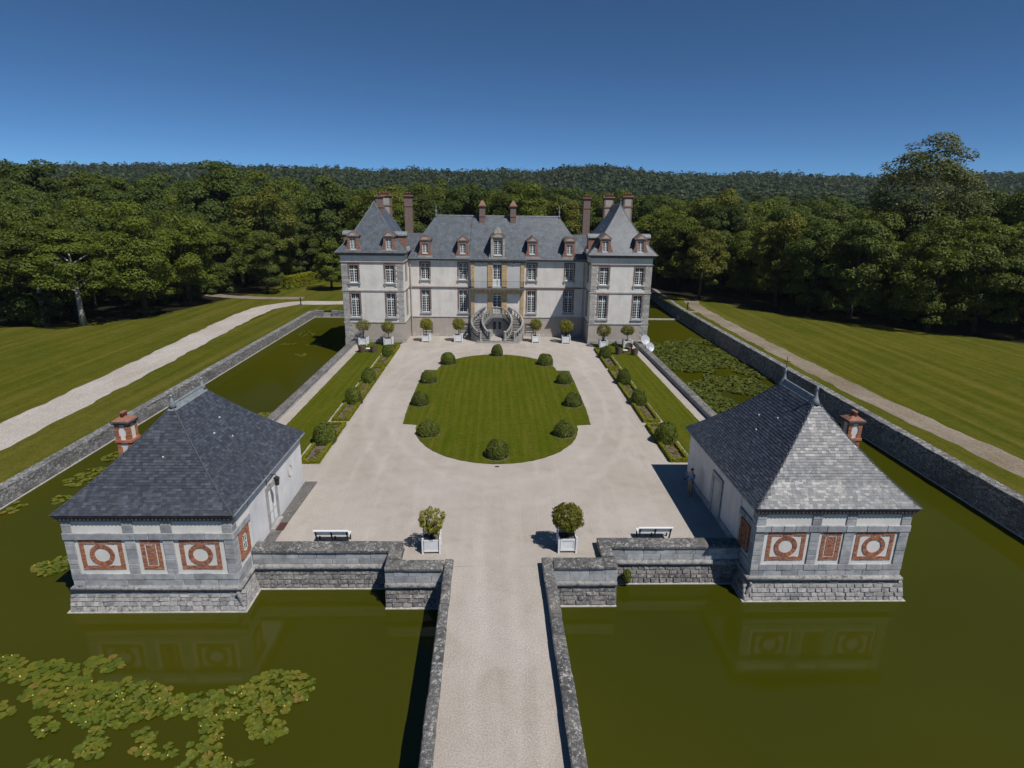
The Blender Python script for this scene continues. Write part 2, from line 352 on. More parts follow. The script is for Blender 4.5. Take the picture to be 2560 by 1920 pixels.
M['lily'] = k.fin(k.mix(k.ramp(k.noise(5, 3), [(0.45, 0), (0.75, 0.4)]), k.ramp(_r, [(0, (0.064, 0.096, 0.006)), (0.5, (0.098, 0.118, 0.007)), (0.93, (0.128, 0.130, 0.010)), (1, (0.17, 0.125, 0.024))]), (0.10, 0.085, 0.02)), 0.6, 0.3)
M['lily_flower'] = m_simple('lily_flower', (0.65, 0.50, 0.12), 0.2, 9, 0.6)
k = NT('water')
_b = k.noise(0.05, 3, 0.5); _rp = k.noise(1.6, 3, 0.55)
k.bump(k.mix(0.6, _rp, k.noise(0.35, 3)), 0.05, 0.03)
M['water'] = k.fin(k.ramp(_b, [(0.3, (0.036, 0.041, 0.0016)), (0.7, (0.054, 0.054, 0.0020))]), 0.06, 0.22)
k.bsdf.inputs['Specular IOR Level'].default_value = 0.0; k.bsdf.inputs['Roughness'].default_value = 1.0
_g = k.n('BsdfGlossy'); _g.inputs['Roughness'].default_value = 0.07; _mx = k.n('MixShader'); _mx.inputs[0].default_value = 0.045
_bp = k.n('Bump'); _bp.inputs['Strength'].default_value = 0.05; _bp.inputs['Distance'].default_value = 0.03; k.l(_rp, _bp.inputs['Height']); k.l(_bp.outputs[0], _g.inputs['Normal'])
k.l(k.bsdf.outputs[0], _mx.inputs[1]); k.l(_g.outputs[0], _mx.inputs[2]); k.l(_mx.outputs[0], k.out.inputs[0])
M['cloth_blue'] = m_simple('cloth_blue', (0.20, 0.27, 0.42), 0.15, 8, 0.9)
M['cloth_khaki'] = m_simple('cloth_khaki', (0.24, 0.19, 0.14), 0.15, 8, 0.9)
M['skin'] = m_simple('skin', (0.45, 0.27, 0.19), 0.1, 6, 0.6)
M['hair'] = m_simple('hair', (0.02, 0.015, 0.012), 0.3, 20, 0.7)
# ================================================================ SETTING
WZ = -1.5           # water level
def sheet(name, polys, mat, kind='structure', parent=None):
    m = MB()
    for p in polys: m.add(p, [tuple(range(len(p)))])
    o = m.build(name, mat, parent)
    if kind: o['kind'] = kind
    return o
LZ, RZ = -0.55, 0.2
sheet('ground', [
    [(-1450, -300, LZ), (-28.0, -300, LZ), (-28.0, 74, LZ), (-1450, 74, LZ)],
    [(-1450, 74, LZ), (-28.0, 74, LZ), (-28.0, 1250, LZ), (-1450, 1250, LZ)],
    [(-28.0, 74, LZ), (18, 74, 0.1), (18, 1250, 0.1), (-28.0, 1250, LZ)],
    [(18, 99, 0.1), (28.4, 99, RZ), (28.4, 1250, RZ), (18, 1250, 0.1)],
    [(28.4, -300, RZ), (1450, -300, RZ), (1450, 1250, RZ), (28.4, 1250, RZ)],
    [(-28.0, -300, LZ), (28.4, -300, RZ), (28.4, -26, RZ), (-28.0, -26, LZ)]], M['meadow'])
sheet('water', [[(-29.5, -28, WZ), (29.8, -28, WZ), (29.8, 104, WZ), (-29.5, 104, WZ)]], M['water'])
def wob(x, a=0.18, f=1.0): return a * (math.sin(x * 0.9 * f + 1.3) + 0.6 * math.sin(x * 2.3 * f) + 0.4 * math.sin(x * 5.1 * f + 2))
# carriage road along the far-left bank and the dirt path along the right bank
pl = [(-33.8, 5), (-34.4, 22), (-35.15, 40), (-36.0, 55), (-36.6, 68), (-36.4, 76), (-33.5, 81.4), (-26, 81.6), (-10, 81.6), (20, 81.6)]
def ribbon(pts, wd, z, step=0.8):
    P = []
    for i in range(len(pts) - 1):
        a, b = Vector(pts[i]), Vector(pts[i + 1]); n = max(1, int((b - a).length / step))
        for j in range(n): P.append(a.lerp(b, j / n))
    P.append(Vector(pts[-1]))
    for _ in range(8): P = [P[0]] + [(P[i - 1] + P[i] * 2 + P[i + 1]) / 4 for i in range(1, len(P) - 1)] + [P[-1]]
    L_, R_ = [], []
    for i, p in enumerate(P):
        d = (P[min(i + 1, len(P) - 1)] - P[max(i - 1, 0)]).normalized(); nn = Vector((-d.y, d.x)); t = i * step
        L_.append(p + nn * (wd / 2 + wob(t, 0.10))); R_.append(p - nn * (wd / 2 + wob(t + 40, 0.10)))
    m = MB(); n = len(P)
    m.v = [(q.x, q.y, z(q)) for q in L_] + [(q.x, q.y, z(q)) for q in R_]
    m.f = [(i, i + 1, n + i + 1, n + i) for i in range(n - 1)]
    return m
zl = lambda q: (LZ if q.x < -28 else LZ + (q.x + 28) / 46 * 0.65 if q.x < 18 else 0.1 + (q.x - 18) / 10.4 * 0.1 if q.x < 28.4 else RZ) + 0.012
o = ribbon(pl, 3.7, zl).build('road', M['path_pale']); o['kind'] = 'structure'
o = ribbon([(-33.5, 86.5), (-39, 86), (-46, 87), (-52, 90)], 2.6, lambda q: zl(q) + 0.006).build('path', M['path_dirt']); o['kind'] = 'structure'
o = ribbon([(32.4, -5), (32.2, 16), (31.2, 30), (31.0, 45), (31.1, 58), (31.4, 72), (31.6, 77), (33, 83)], 2.3, zl).build('path', M['path_dirt']); o['kind'] = 'structure'
o = ribbon([(31.3, 71.5), (28.8, 71.2)], 1.0, lambda q: zl(q) + 0.006, 0.3).build('path', M['path_dirt']); o['kind'] = 'structure'
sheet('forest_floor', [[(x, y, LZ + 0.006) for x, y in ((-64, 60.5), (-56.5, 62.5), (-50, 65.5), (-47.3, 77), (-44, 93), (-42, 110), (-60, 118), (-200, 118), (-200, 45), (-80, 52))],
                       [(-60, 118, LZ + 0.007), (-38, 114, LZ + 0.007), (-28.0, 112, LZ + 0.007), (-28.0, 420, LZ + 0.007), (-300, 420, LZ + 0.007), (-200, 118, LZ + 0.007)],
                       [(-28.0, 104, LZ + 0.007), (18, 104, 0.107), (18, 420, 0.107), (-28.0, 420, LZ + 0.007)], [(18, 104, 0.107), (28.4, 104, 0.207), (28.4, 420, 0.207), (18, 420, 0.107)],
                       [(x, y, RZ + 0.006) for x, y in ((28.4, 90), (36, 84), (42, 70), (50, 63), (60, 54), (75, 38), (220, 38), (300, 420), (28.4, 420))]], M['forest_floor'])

# ---------------------------------------------------------------- stone makers
_stones = {}
def stone_mesh(mat, kind='block'):
    key = (mat.name, kind)
    if key not in _stones:
        L = []
        for i in range(6):
            r = random.Random(i * 7 + 3)
            j = 0.13 if kind == 'rough' else 0.012
            ins = 0.09 if kind == 'rough' else 0.03
            J = lambda: r.uniform(-j, j)
            m = MB(); xs = ((-.5, -.5), (.5, -.5), (.5, .5), (-.5, .5))
            cor = [(x * (1 + J()), z * (1 + J())) for x, z in xs]
            m.v = [(x, .5, z) for x, z in cor] + [(x, -.5 + (0.3 if kind == 'rough' else 0.12), z) for x, z in cor] + [(x * (1 - 2 * ins), -.5 + J() * 2, z * (1 - 2.2 * ins)) for x, z in cor]
            for k0 in (0, 4): m.f += [(k0 + a, k0 + (a + 1) % 4, k0 + 4 + (a + 1) % 4, k0 + 4 + a) for a in range(4)]
            m.f = [f[::-1] for f in m.f]; m.f.append((8, 9, 10, 11))
            me = m.mesh('stone'); me.materials.append(mat); L.append(me)
        _stones[key] = L
    return _stones[key]
def place(name, me, parent, X, Y, Z, c):
    o = bpy.data.objects.new(name, me); link(o, parent)
    o.matrix_basis = Matrix(((X.x, Y.x, Z.x, c.x), (X.y, Y.y, Z.y, c.y), (X.z, Y.z, Z.z, c.z), (0, 0, 0, 1)))
    return o
def wall_face(parent, O, U, V, length, height, rh, ww, mat, name='stone', kind='rough', depth=0.12, proud=0.05, gap=0.014, seed=1, kindf=None):
    O, U, V = Vector(O), Vector(U).normalized(), Vector(V).normalized(); N = U.cross(V).normalized()
    r = random.Random(seed); mm = stone_mesh(mat, kind); v = 0.0; cnt = 0
    while v < height - 0.03:
        h = min(r.uniform(*rh), height - v)
        if height - v - h < rh[0] * 0.6: h = height - v
        u = 0.0
        first = True
        while u < length - 0.02:
            wd = r.uniform(*ww)
            if first: wd *= r.uniform(0.5, 1.0); first = False
            if length - u - wd < ww[0] * 0.6: wd = length - u
            pr = proud * r.uniform(0.4, 1.15) if kind == 'rough' else proud * r.uniform(0.85, 1.1)
            c = O + U * (u + wd / 2) + V * (v + h / 2) + N * (pr - depth / 2)
            place(name, mm[r.randrange(6)], parent, U * (wd - gap), N * -depth, V * (h - gap), c); cnt += 1
            u += wd
        v += h
    return cnt
_cops = {}
def coping_run(parent, a, b, width, z0, z1, lens=(0.7, 1.2), mat=None, seed=1, name='coping_stone'):
    """row of rounded coping stones lying along a->b (2D points on the centre line)"""
    mat = mat or M['coping']
    if mat.name not in _cops:
        L = []
        for i in range(5):
            r = random.Random(i + 50); J = lambda: r.uniform(-0.014, 0.014); m = MB()
            prof = [(-.5, 0), (-.5, .62), (-.40, .9), (-.2, 1.0), (.2, 1.0), (.40, .9), (.5, .62), (.5, 0)]
            xs = [-.5, -.488, .488, .5]
            for k_, x in enumerate(xs):
                s_ = 0.965 if k_ in (0, 3) else 1.0
                for y, z in prof: m.v.append((x, y * s_ * (1 + J()), z * (1 if z == 0 else (0.95 if k_ in (0, 3) else 1) * (1 + J()))))
            n = len(prof)
            for q in range(3): m.f += [(q * n + a_, q * n + (a_ + 1) % n, (q + 1) * n + (a_ + 1) % n, (q + 1) * n + a_) for a_ in range(n)]
            m.f.append(tuple(range(n - 1, -1, -1))); m.f.append(tuple(range(3 * n, 4 * n)))
            me = m.mesh('coping'); me.materials.append(mat); L.append(me)
        _cops[mat.name] = L
    a, b = Vector((*a, 0)), Vector((*b, 0)); U = (b - a).normalized(); N = Vector((-U.y, U.x, 0)); L = (b - a).length
    r = random.Random(seed); u = 0.0
    while u < L - 0.02:
        wd = r.uniform(*lens)
        if L - u - wd < lens[0] * 0.7: wd = L - u
        c = a + U * (u + wd / 2) + N * r.uniform(-.012, .012); c.z = z0
        place(name, _cops[mat.name][r.randrange(5)], parent, U * (wd - 0.01), N * width * r.uniform(0.98, 1.03), Vector((0, 0, (z1 - z0) * r.uniform(0.96, 1.05))), c)
        u += wd
def sweep(prof, path, closed=False):
    """profile (outward offset, z) swept along a 2D path; outward = right of travel"""
    m = MB(); P = [Vector(p) for p in path]; n = len(P); k_ = len(prof)
    for i, p in enumerate(P):
        if closed: d0, d1 = (p - P[i - 1]).normalized(), (P[(i + 1) % n] - p).normalized()
        else:
            d0 = (p - P[i - 1]).normalized() if i else (P[1] - p).normalized(); d1 = (P[i + 1] - p).normalized() if i < n - 1 else d0
        n0, n1 = Vector((d0.y, -d0.x)), Vector((d1.y, -d1.x)); q = (n0 + n1); q = q / max(0.3, q.length_squared) * 2
        for off, z in prof: m.v.append((p.x + q.x * off, p.y + q.y * off, z))
    for i in range(n if closed else n - 1):
        for j in range(k_ - 1):
            a, b = i * k_ + j, ((i + 1) % n) * k_ + j; m.f.append((a, b, b + 1, a + 1))
    return m
CORD = [(0, -0.345), (0.07, -0.36), (0.13, -0.41), (0.15, -0.48), (0.13, -0.55), (0.07, -0.60), (0, -0.615)]

# ---------------------------------------------------------------- outer banks of the moat
def bank(name, path, ztop, batter, mat, label, thick=0.7):
    m = MB(); pts = []
    for i in range(len(path) - 1):
        a, b = Vector(path[i]), Vector(path[i + 1]); n = max(1, int((b - a).length / 0.5))
        pts += [a.lerp(b, j / n) for j in range(n)]
    pts.append(Vector(path[-1])); r = random.Random(4)
    rows = [(-thick, 0.02), (-0.02, 0.03), (0, 0), (batter * .33, -.33), (batter * .66, -.66), (batter, -1.0)]
    for i, p in enumerate(pts):
        d = (pts[min(i + 1, len(pts) - 1)] - pts[max(i - 1, 0)]).normalized(); nn = Vector((d.y, -d.x))
        for j, (off, zz) in enumerate(rows):
            z = ztop + zz * (ztop - WZ + 0.3) if zz < 0 else ztop + zz
            jt = r.uniform(-.035, .035) if 0 < j < 5 else 0
            m.v.append((p.x + nn.x * (off + jt), p.y + nn.y * (off + jt), z + (jt if j in (1, 2) else 0)))
    k_ = len(rows)
    for i in range(len(pts) - 1):
        for j in range(k_ - 1): a = i * k_ + j; m.f.append((a, a + k_, a + k_ + 1, a + 1))
    t = empty(name, (pts[0].x, pts[0].y, WZ)); m.build('wall', mat, t)
    sweep([(batter + .03, WZ - .05), (batter + .05, WZ + .05), (batter * .9, WZ + .07)], [tuple(p) for p in pts[::4]] + [tuple(pts[-1])]).build('waterline_ledge', M['waterline'], t)
    tag(t, label, 'wall'); return t
t = bank('bank_wall', [(-28.0, 73.6), (-28.0, 40), (-28.0, -26)][::-1], LZ, 0.12, M['bank_stone'], 'grey rubble moat bank below the pale gravel road')
# the far cross wall with steps
t = empty('bank_wall', (-26, 74, WZ)); tag(t, 'short stone cross wall with steps beyond the small left water channel', 'wall')
B('wall', M['bank_stone'], t, (-28.0, -26.6, 73.5, 74.3, WZ - .3, LZ + .05), (-25.3, -16, 73.5, 74.3, WZ - .3, LZ + .05))
for i in range(5): B('step', M['step'], t, (-26.6, -25.3, 73.5 + i * .18, 73.7 + i * .18, WZ - .3, WZ + .15 + i * .17))
B('waterline_ledge', M['waterline'], t, (-28.0, -16, 73.44, 73.5, WZ - .1, WZ + .08))
bank('bank_wall', [(28.4, -26), (28.4, 60), (28.6, 76), (30.0, 99)][::-1], RZ, 0.28, M['bank_stone'], 'shaded tall moat bank wall below the brown dirt path')
t = empty('weir', (26, 74, WZ)); tag(t, 'low pale stone weir crossing the moat behind the chateau', 'weir')
B('sill', M['limestone'], t, (16.0, 28.7, 73.6, 74.0, WZ - .4, WZ + .16)); B('post', M['limestone'], t, (28.15, 28.55, 73.5, 74.1, WZ - .3, WZ + .75))

# ---------------------------------------------------------------- island: courtyard, bridge deck
sheet('courtyard', [[(-15.95, 50.6, 0), (-15.95, 14, 0), (-10.95, 14, 0), (-10.95, 7.3, 0), (-4.25, 7.3, 0), (-4.25, 5.85, 0), (4.66, 5.9, 0), (4.66, 7.55, 0), (11.2, 7.55, 0), (11.2, 15, 0), (15.9, 15, 0), (15.9, 50.6, 0)],
                    [(-10.6, 50.6, 0), (10.6, 50.6, 0), (10.6, 54.2, 0), (-10.6, 54.2, 0)]], M['gravel'])
sheet('bridge_deck', [[(-1.95, -27, 0), (2.18, -27, 0), (2.18, -4, 0), (1.99, 5.9, 0), (-1.95, 5.85, 0)]], M['gravel'])
# inner moat walls
for s, xo, xi, y0, lab in ((-1, -16.6, -15.9, 13.97, 'long stone parapet between left pavilion and left chateau tower'), (1, 16.6, 15.9, 14.98, 'long stone parapet between right pavilion and right chateau tower')):
    t = empty('parapet_wall', (xo, y0, 0)); tag(t, lab, 'wall')
    B('wall', M['ashlar'], t, (min(xo, xi) + .03, max(xo, xi) - .03, y0 + .02, 50.0, WZ - .3, 0.27))
    coping_run(t, ((xo + xi) / 2, y0 + .02), ((xo + xi) / 2, 50.0), 0.72, 0.27, 0.41, (1.1, 1.7), seed=5 + s)
# bridge with parapets
t = empty('bridge', (0, -10, WZ)); tag(t, 'stone bridge with low lichened parapets leading over the moat to the courtyard', 'bridge')
MB().prism([(-2.13, -26), (-1.96, -26), (-1.90, -4.3), (-1.96, 5.1), (-2.25, 5.1), (-2.12, -4.3)], WZ - .5, 0.262).build('wall', M['ashlar'], t); MB().prism([(2.16, -26), (2.5, -26), (2.5, -4.3), (2.40, 5.2), (2.0, 5.2), (2.12, -4.3)], WZ - .5, 0.262).build('wall', M['ashlar'], t)
B('core', M['mortar'], t, (-1.96, 1.98, -26, 5.8, WZ - .5, -0.05))
coping_run(t, (-2.07, -26), (-1.96, -4.3), 0.38, 0.26, 0.405, (0.8, 1.4), seed=21); coping_run(t, (-1.98, -4.3), (-2.09, 5.85), 0.38, 0.26, 0.405, (0.8, 1.4), seed=22)
coping_run(t, (2.32, -26), (2.30, -4.3), 0.44, 0.26, 0.405, (0.8, 1.4), seed=23); coping_run(t, (2.30, -4.3), (2.19, 5.95), 0.46, 0.26, 0.405, (0.8, 1.4), seed=24)
# front court walls and abutments
def front_wall(name, x0, x1, yf, yb, label, seed, cop=True, rw=(.2, .46)):
    t = empty(name, (x0, yf, WZ)); tag(t, label, 'wall')
    B('wall', M['mortar'], t, (x0, x1, yf + .09, yb - .06, WZ - .4, 0.26))
    m = MB(); m.hexa([(x0, yf - .14, WZ - .2), (x1, yf - .14, WZ - .2), (x1, yf + .12, WZ - .2), (x0, yf + .12, WZ - .2), (x0, yf + .06, -.62), (x1, yf + .06, -.62), (x1, yf + .12, -.62), (x0, yf + .12, -.62)])
    m.build('batter', M['mortar'], t)
    wall_face(t, (x0, yf + .09, -.345), (1, 0, 0), (0, 0, 1), x1 - x0, .60, (.26, .34), (.55, .95), M['ashlar'], 'ashlar_stone', 'block', 0.1, 0.035, 0.008, seed)
    wall_face(t, (x0, yf - .12, WZ + .05), (1, 0, 0), (0, .19, .83), x1 - x0, .82, (.15, .22), rw, M['rubble'], 'rubble_stone', 'rough', 0.12, 0.03, 0.02, seed + 1)
    sweep(CORD, [(x0, yf + .07), (x1, yf + .07)]).build('cordon', M['cordon'], t, True)
    B('waterline_ledge', M['waterline'], t, (x0, x1, yf - .22, yf - .1, WZ - .1, WZ + .03))
    if cop: coping_run(t, (x0, (yf + yb) / 2), (x1, (yf + yb) / 2), yb - yf, 0.26, 0.41, (0.8, 1.3), seed=seed + 2)
    return t
t = front_wall('court_wall', -10.94, -4.3, 6.55, 7.35, 'mossy stone court wall joining the left pavilion to the bridge abutment', 31)
coping_run(t, (-4.52, 5.9), (-4.52, 6.55), 0.58, 0.262, 0.42, (.6, .8), seed=36)
front_wall('bridge_abutment', -4.8, -2.32, 5.15, 5.85, 'stone abutment at the left side of the bridge end', 41, True, (.4, .75))
t = front_wall('court_wall', 4.66, 11.19, 6.83, 7.6, 'mossy stone court wall joining the right pavilion to the bridge abutment', 51)
coping_run(t, (4.92, 6.02), (4.92, 6.83), 0.56, 0.262, 0.42, (.6, .8), seed=56)
front_wall('bridge_abutment', 2.45, 5.22, 5.25, 6.0, 'stone abutment at the right side of the bridge end', 61, True, (.4, .75))

# ================================================================ PAVILIONS
def slate_quad(a0, a1, b0, b1, n, lift, th=0.014):
    """bottom edge a0-a1, top edge b0-b1 -> slate solid"""
    d = n * lift
    return [a0 + d, a1 + d, b1 + n * .002, b0 + n * .002, a0 + d + n * th, a1 + d + n * th, b1 + n * (.002 + th * .4), b0 + n * (.002 + th * .4)]
_slate_me = None
def pavilion(side, x0, x1, yf, yb, yr1, yr2, xr, zr, label, piers, panels, mids):
    global _slate_me
    t = empty('pavilion', ((x0 + x1) / 2, (yf + yb) / 2, 0)); tag(t, label, 'building')
    inn = x1 if side < 0 else x0
    wallm = M['cream']
    bt = 0.28
    B('wall', wallm, t, (x0 + .02, x1 - .02, yf + .02, yb - .02, -.68, 2.98))
    MB().frust((x0 - bt, x1 + bt, yf - bt, yb + bt), (x0 - .0, x1 + .0, yf - .0, yb + .0), WZ - .2, -.62).build('base', M['mortar_pale'], t)
    m = MB()
    m.hexa([(x0 - bt - .08, yf - bt - .08, WZ - .1), (x1 + bt + .08, yf - bt - .08, WZ - .1), (x1 + bt + .08, yb, WZ - .1), (x0 - bt - .08, yb, WZ - .1), (x0 - bt - .05, yf - bt - .05, WZ + .03), (x1 + bt + .05, yf - bt - .05, WZ + .03), (x1 + bt + .05, yb, WZ + .05), (x0 - bt - .05, yb, WZ + .05)])
    m.build('waterline_ledge', M['waterline'], t)
    # rubble base faces: front and the inner return
    wall_face(t, (x0 - bt + .02, yf - bt + .02, WZ + .03), (1, 0, 0), (0, bt, .88), x1 - x0 + 2 * bt - .04, .9, (.15, .22), (.24, .52), M['rubble_pale'], 'rubble_stone', 'rough', 0.1, 0.02, 0.016, 71 + side)
    yw = 6.5 if side < 0 else 6.8
    if side < 0: wall_face(t, (inn + bt - .02, yf - bt + .05, WZ + .03), (0, 1, 0), (-bt, 0, .88), yw - yf + bt, .9, (.15, .22), (.24, .5), M['rubble_pale'], 'rubble_stone', 'rough', 0.1, 0.02, 0.016, 81)
    else: wall_face(t, (inn - bt + .02, yw, WZ + .03), (0, -1, 0), (bt, 0, .88), yw - yf + bt - .05, .9, (.15, .22), (.24, .5), M['rubble_pale'], 'rubble_stone', 'rough', 0.1, 0.02, 0.016, 82)
    sweep(CORD, [(x0, yb), (x0, yf), (x1, yf), (x1, yb)]).build('cordon', M['cordon'], t, True)
    # ashlar base courses
    wall_face(t, (x0 - .02, yf + .02, -.36), (1, 0, 0), (0, 0, 1), x1 - x0 + .04, .29, (.29, .3), (.5, .95), M['ashlar'], 'ashlar_stone', 'block', .1, .045, .008, 91 + side)
    wall_face(t, (x0 - .03, yf + .02, -.07), (1, 0, 0), (0, 0, 1), x1 - x0 + .06, .29, (.29, .3), (.5, .95), M['ashlar'], 'ashlar_stone', 'block', .1, .06, .008, 93 + side)
    ln = yw - yf
    for z, pr in ((-.36, .045), (-.07, .06)):
        if side < 0: wall_face(t, (inn - .02, yf, z), (0, 1, 0), (0, 0, 1), ln, .29, (.29, .3), (.45, .8), M['ashlar'], 'ashlar_stone', 'block', .1, pr, .008, 95)
        else: wall_face(t, (inn + .02, yw, z), (0, -1, 0), (0, 0, 1), ln, .29, (.29, .3), (.45, .8), M['ashlar'], 'ashlar_stone', 'block', .1, pr, .008, 96)
    # piers of dressed blocks, front
    for i, (a, b) in enumerate(piers):
        e0, e1 = (a - (.03 if i == 0 else 0), b + (.03 if i == 3 else 0))
        wall_face(t, (e0, yf + .02, .22), (1, 0, 0), (0, 0, 1), e1 - e0, 1.61, (.229, .231), (2, 3), M['ashlar'], 'quoin_stone', 'block', .12, .05, .012, 100 + i)
        wall_face(t, (e0, yf + .02, 2.14), (1, 0, 0), (0, 0, 1), e1 - e0, .56, (.27, .29), (2, 3), M['ashlar'], 'quoin_stone', 'block', .12, .045, .012, 110 + i)
    # corner piers on the inner return
    for z, h, rh in ((.22, 1.61, .23), (2.14, .56, .28)):
        if side < 0: wall_face(t, (inn - .02, yf - .01, z), (0, 1, 0), (0, 0, 1), .42, h, (rh - .001, rh), (2, 3), M['ashlar'], 'quoin_stone', 'block', .12, .05, .012, 120)
        else: wall_face(t, (inn + .02, yf + .41, z), (0, -1, 0), (0, 0, 1), .42, h, (rh - .001, rh), (2, 3), M['ashlar'], 'quoin_stone', 'block', .12, .05, .012, 121)
    # band
    wall_face(t, (x0 - .05, yf + .02, 1.84), (1, 0, 0), (0, 0, 1), x1 - x0 + .1, .30, (.3, .31), (.5, 1.0), M['ashlar'], 'band_stone', 'block', .14, .085, .008, 131 + side)
    if side < 0: wall_face(t, (inn - .02, yf - .05, 1.84), (0, 1, 0), (0, 0, 1), 1.75, .30, (.3, .31), (.5, 1.0), M['ashlar'], 'band_stone', 'block', .14, .085, .008, 133)
    else: wall_face(t, (inn + .02, yf + 1.7, 1.84), (0, -1, 0), (0, 0, 1), 1.75, .30, (.3, .31), (.5, 1.0), M['ashlar'], 'band_stone', 'block', .14, .085, .008, 134)
    # brick panels
    def bricks(m, u0, u1, z0, z1, y, bl=.165, bh=.05, g=.02, r=random.Random(5)):
        z = z0; row = 0
        n = max(1, round((z1 - z0) / (bh + g))); hh = (z1 - z0) / n
        for row in range(n):
            u = u0; first = row % 2
            while u < u1 - .01:
                wd = bl * (.5 if first else 1); first = 0
                if u1 - u - wd < .04: wd = u1 - u
                m.box(u + g / 2, min(u + wd, u1) - g / 2, y - r.uniform(.016, .026), y + .02, z0 + row * hh + g / 2, z0 + (row + 1) * hh - g / 2)
                u += wd
    yq = yf + .02
    for (a, b) in panels:
        za, zb, fw = .40, 1.80, .20
        m = MB(); bricks(m, a, b, zb - fw, zb, yq); bricks(m, a, b, za, za + fw, yq); bricks(m, a, a + fw, za + fw, zb - fw, yq); bricks(m, b - fw, b, za + fw, zb - fw, yq)
        p = m.build('brick_panel', M['brick_loose'], t); p['kind'] = 'stuff'
        cx, cz = (a + b) / 2, (za + zb) / 2; nb = 44
        # one wedge brick mesh shared by the ring
        if 'wedge' not in _stones:
            q = MB(); h0, h1 = math.pi / nb * .31 * .82, math.pi / nb * .5 * .88
            q.hexa([(-h0, -.024, .315), (h0, -.024, .315), (h0, .02, .315), (-h0, .02, .315), (-h1, -.03, .5), (h1, -.03, .5), (h1, .02, .5), (-h1, .02, .5)])
            me = q.mesh('brick'); me.materials.append(M['brick']); _stones['wedge'] = me
        for i in range(nb):
            an = 2 * math.pi * i / nb; s_, c_ = math.sin(an), math.cos(an)
            place('brick', _stones['wedge'], p, Vector((c_, 0, -s_)), Vector((0, 1 + rnd.uniform(-.2, .2), 0)), Vector((s_, 0, c_)), Vector((cx, yq, cz)))
    a, b = mids
    m = MB(); za, zb = .40, 1.80; fw = .19
    bricks(m, a, b, zb - fw, zb, yq); bricks(m, a, b, za, za + fw, yq); bricks(m, a, a + fw, za + fw, zb - fw, yq); bricks(m, b - fw, b, za + fw, zb - fw, yq); bricks(m, a + fw + .035, b - fw - .035, za + fw + .035, zb - fw - .035, yq)
    p = m.build('brick_panel', M['brick_loose'], t); p['kind'] = 'stuff'
    # brick surround / blind panel on the inner return
    m = MB(); ya, yc, za, zb = (yf + .5, yf + 1.48, .45, 1.78); xx = inn + (.02 if side < 0 else -.02)
    def side_bricks(m, u0, u1, z0, z1):
        n = round((z1 - z0) / .062); hh = (z1 - z0) / n
        for row in range(n):
            u = u0; first = row % 2
            while u < u1 - .01:
                wd = .165 * (.5 if first else 1); first = 0
                if u1 - u - wd < .04: wd = u1 - u
                e = rnd.uniform(.0, .012); m.box(xx - .04 - (0 if side < 0 else e), xx + .01 + (e if side < 0 else .03), u + .006, u + wd - .006, z0 + row * hh + .006, z0 + (row + 1) * hh - .006); u += wd
    side_bricks(m, ya, yc, zb - .26, zb); side_bricks(m, ya, yc, za, za + .26); side_bricks(m, ya, ya + .26, za + .26, zb - .26); side_bricks(m, yc - .26, yc, za + .26, zb - .26)
    if side > 0: side_bricks(m, ya + .3, yc - .3, za + .3, zb - .3)
    p = m.build('brick_panel', M['brick_loose'], t); p['kind'] = 'stuff'
    B('inner_wall', M['whitewash'] if side < 0 else M['plaster'], t, (min(inn, inn + side * .03), max(inn, inn + side * .03), yf + 1.75, yb - .6, 0.0, 2.98) if side > 0 else (inn - .03, inn + .012, yf + 1.75, yb - .02, 0, 2.98))
    if side < 0:
        w_ = B('window', M['white_paint'], t, (inn + .0, inn + .02, yf + .8, yf + .86, .72, 1.5), (inn, inn + .02, yf + 1.12, yf + 1.18, .72, 1.5), (inn, inn + .02, yf + .8, yf + 1.18, .72, .78), (inn, inn + .02, yf + .8, yf + 1.18, 1.44, 1.5), (inn, inn + .018, yf + .97, yf + 1.01, .78, 1.44), (inn, inn + .018, yf + .86, yf + 1.12, 1.09, 1.13))
        B('pane', M['glass'], w_, (inn - .03, inn + .006, yf + .8, yf + 1.18, .72, 1.5))
    # cornice with brick dentils and soffit
    m = MB(); r0, r1 = .06, .16
    m.box(x0 - r0, x1 + r0, yf - r0, yb + r0, 2.70, 2.80); m.box(x0 - r1, x1 + r1, yf - r1, yb + r1, 2.90, 2.99)
    u = x0 - .1
    while u < x1 + .1: m.box(u, u + .08, yf - .14, yf, 2.80, 2.90); u += .16
    u = yf - .1
    while u < yb + .1: m.box(x0 - .14, x0, u, u + .08, 2.80, 2.90); m.box(x1, x1 + .14, u, u + .08, 2.80, 2.90); u += .16
    m.build('cornice', M['brick_old'], t)
    # roof
    ov = .22; ez = 3.03
    def ring(q):
        g = .78 * q + .22 * q * q
        a = x0 - ov + (xr - (x0 - ov)) * q; b = x1 + ov + (xr - (x1 + ov)) * q
        c = yf - ov + (yr1 - (yf - ov)) * q; d_ = yb + ov + (yr2 - (yb + ov)) * q
        z = ez + (zr - ez) * g
        return [Vector((a, c, z)), Vector((b, c, z)), Vector((b, d_, z)), Vector((a, d_, z))]
    nr = 38; m = MB()
    for i in range(nr + 1): m.v += [tuple(p_ - Vector((0, 0, .03))) for p_ in ring(min(i / nr, .995))]
    for i in range(nr):
        for j in range(4): m.f.append((i * 4 + j, i * 4 + (j + 1) % 4, (i + 1) * 4 + (j + 1) % 4, (i + 1) * 4 + j))
    m.f.append((3, 2, 1, 0))
    roof = m.build('roof', M['roof_deck'], t)
    if _slate_me is None:
        q = MB(); q.hexa([(-.5, 0, 0), (.5, 0, 0), (.5, 1, 0), (-.5, 1, 0), (-.5, 0, 1), (.5, 0, 1), (.5, 1, .4), (-.5, 1, .4)]); _slate_me = q.mesh('slate'); _slate_me.materials.append(M['slate'])
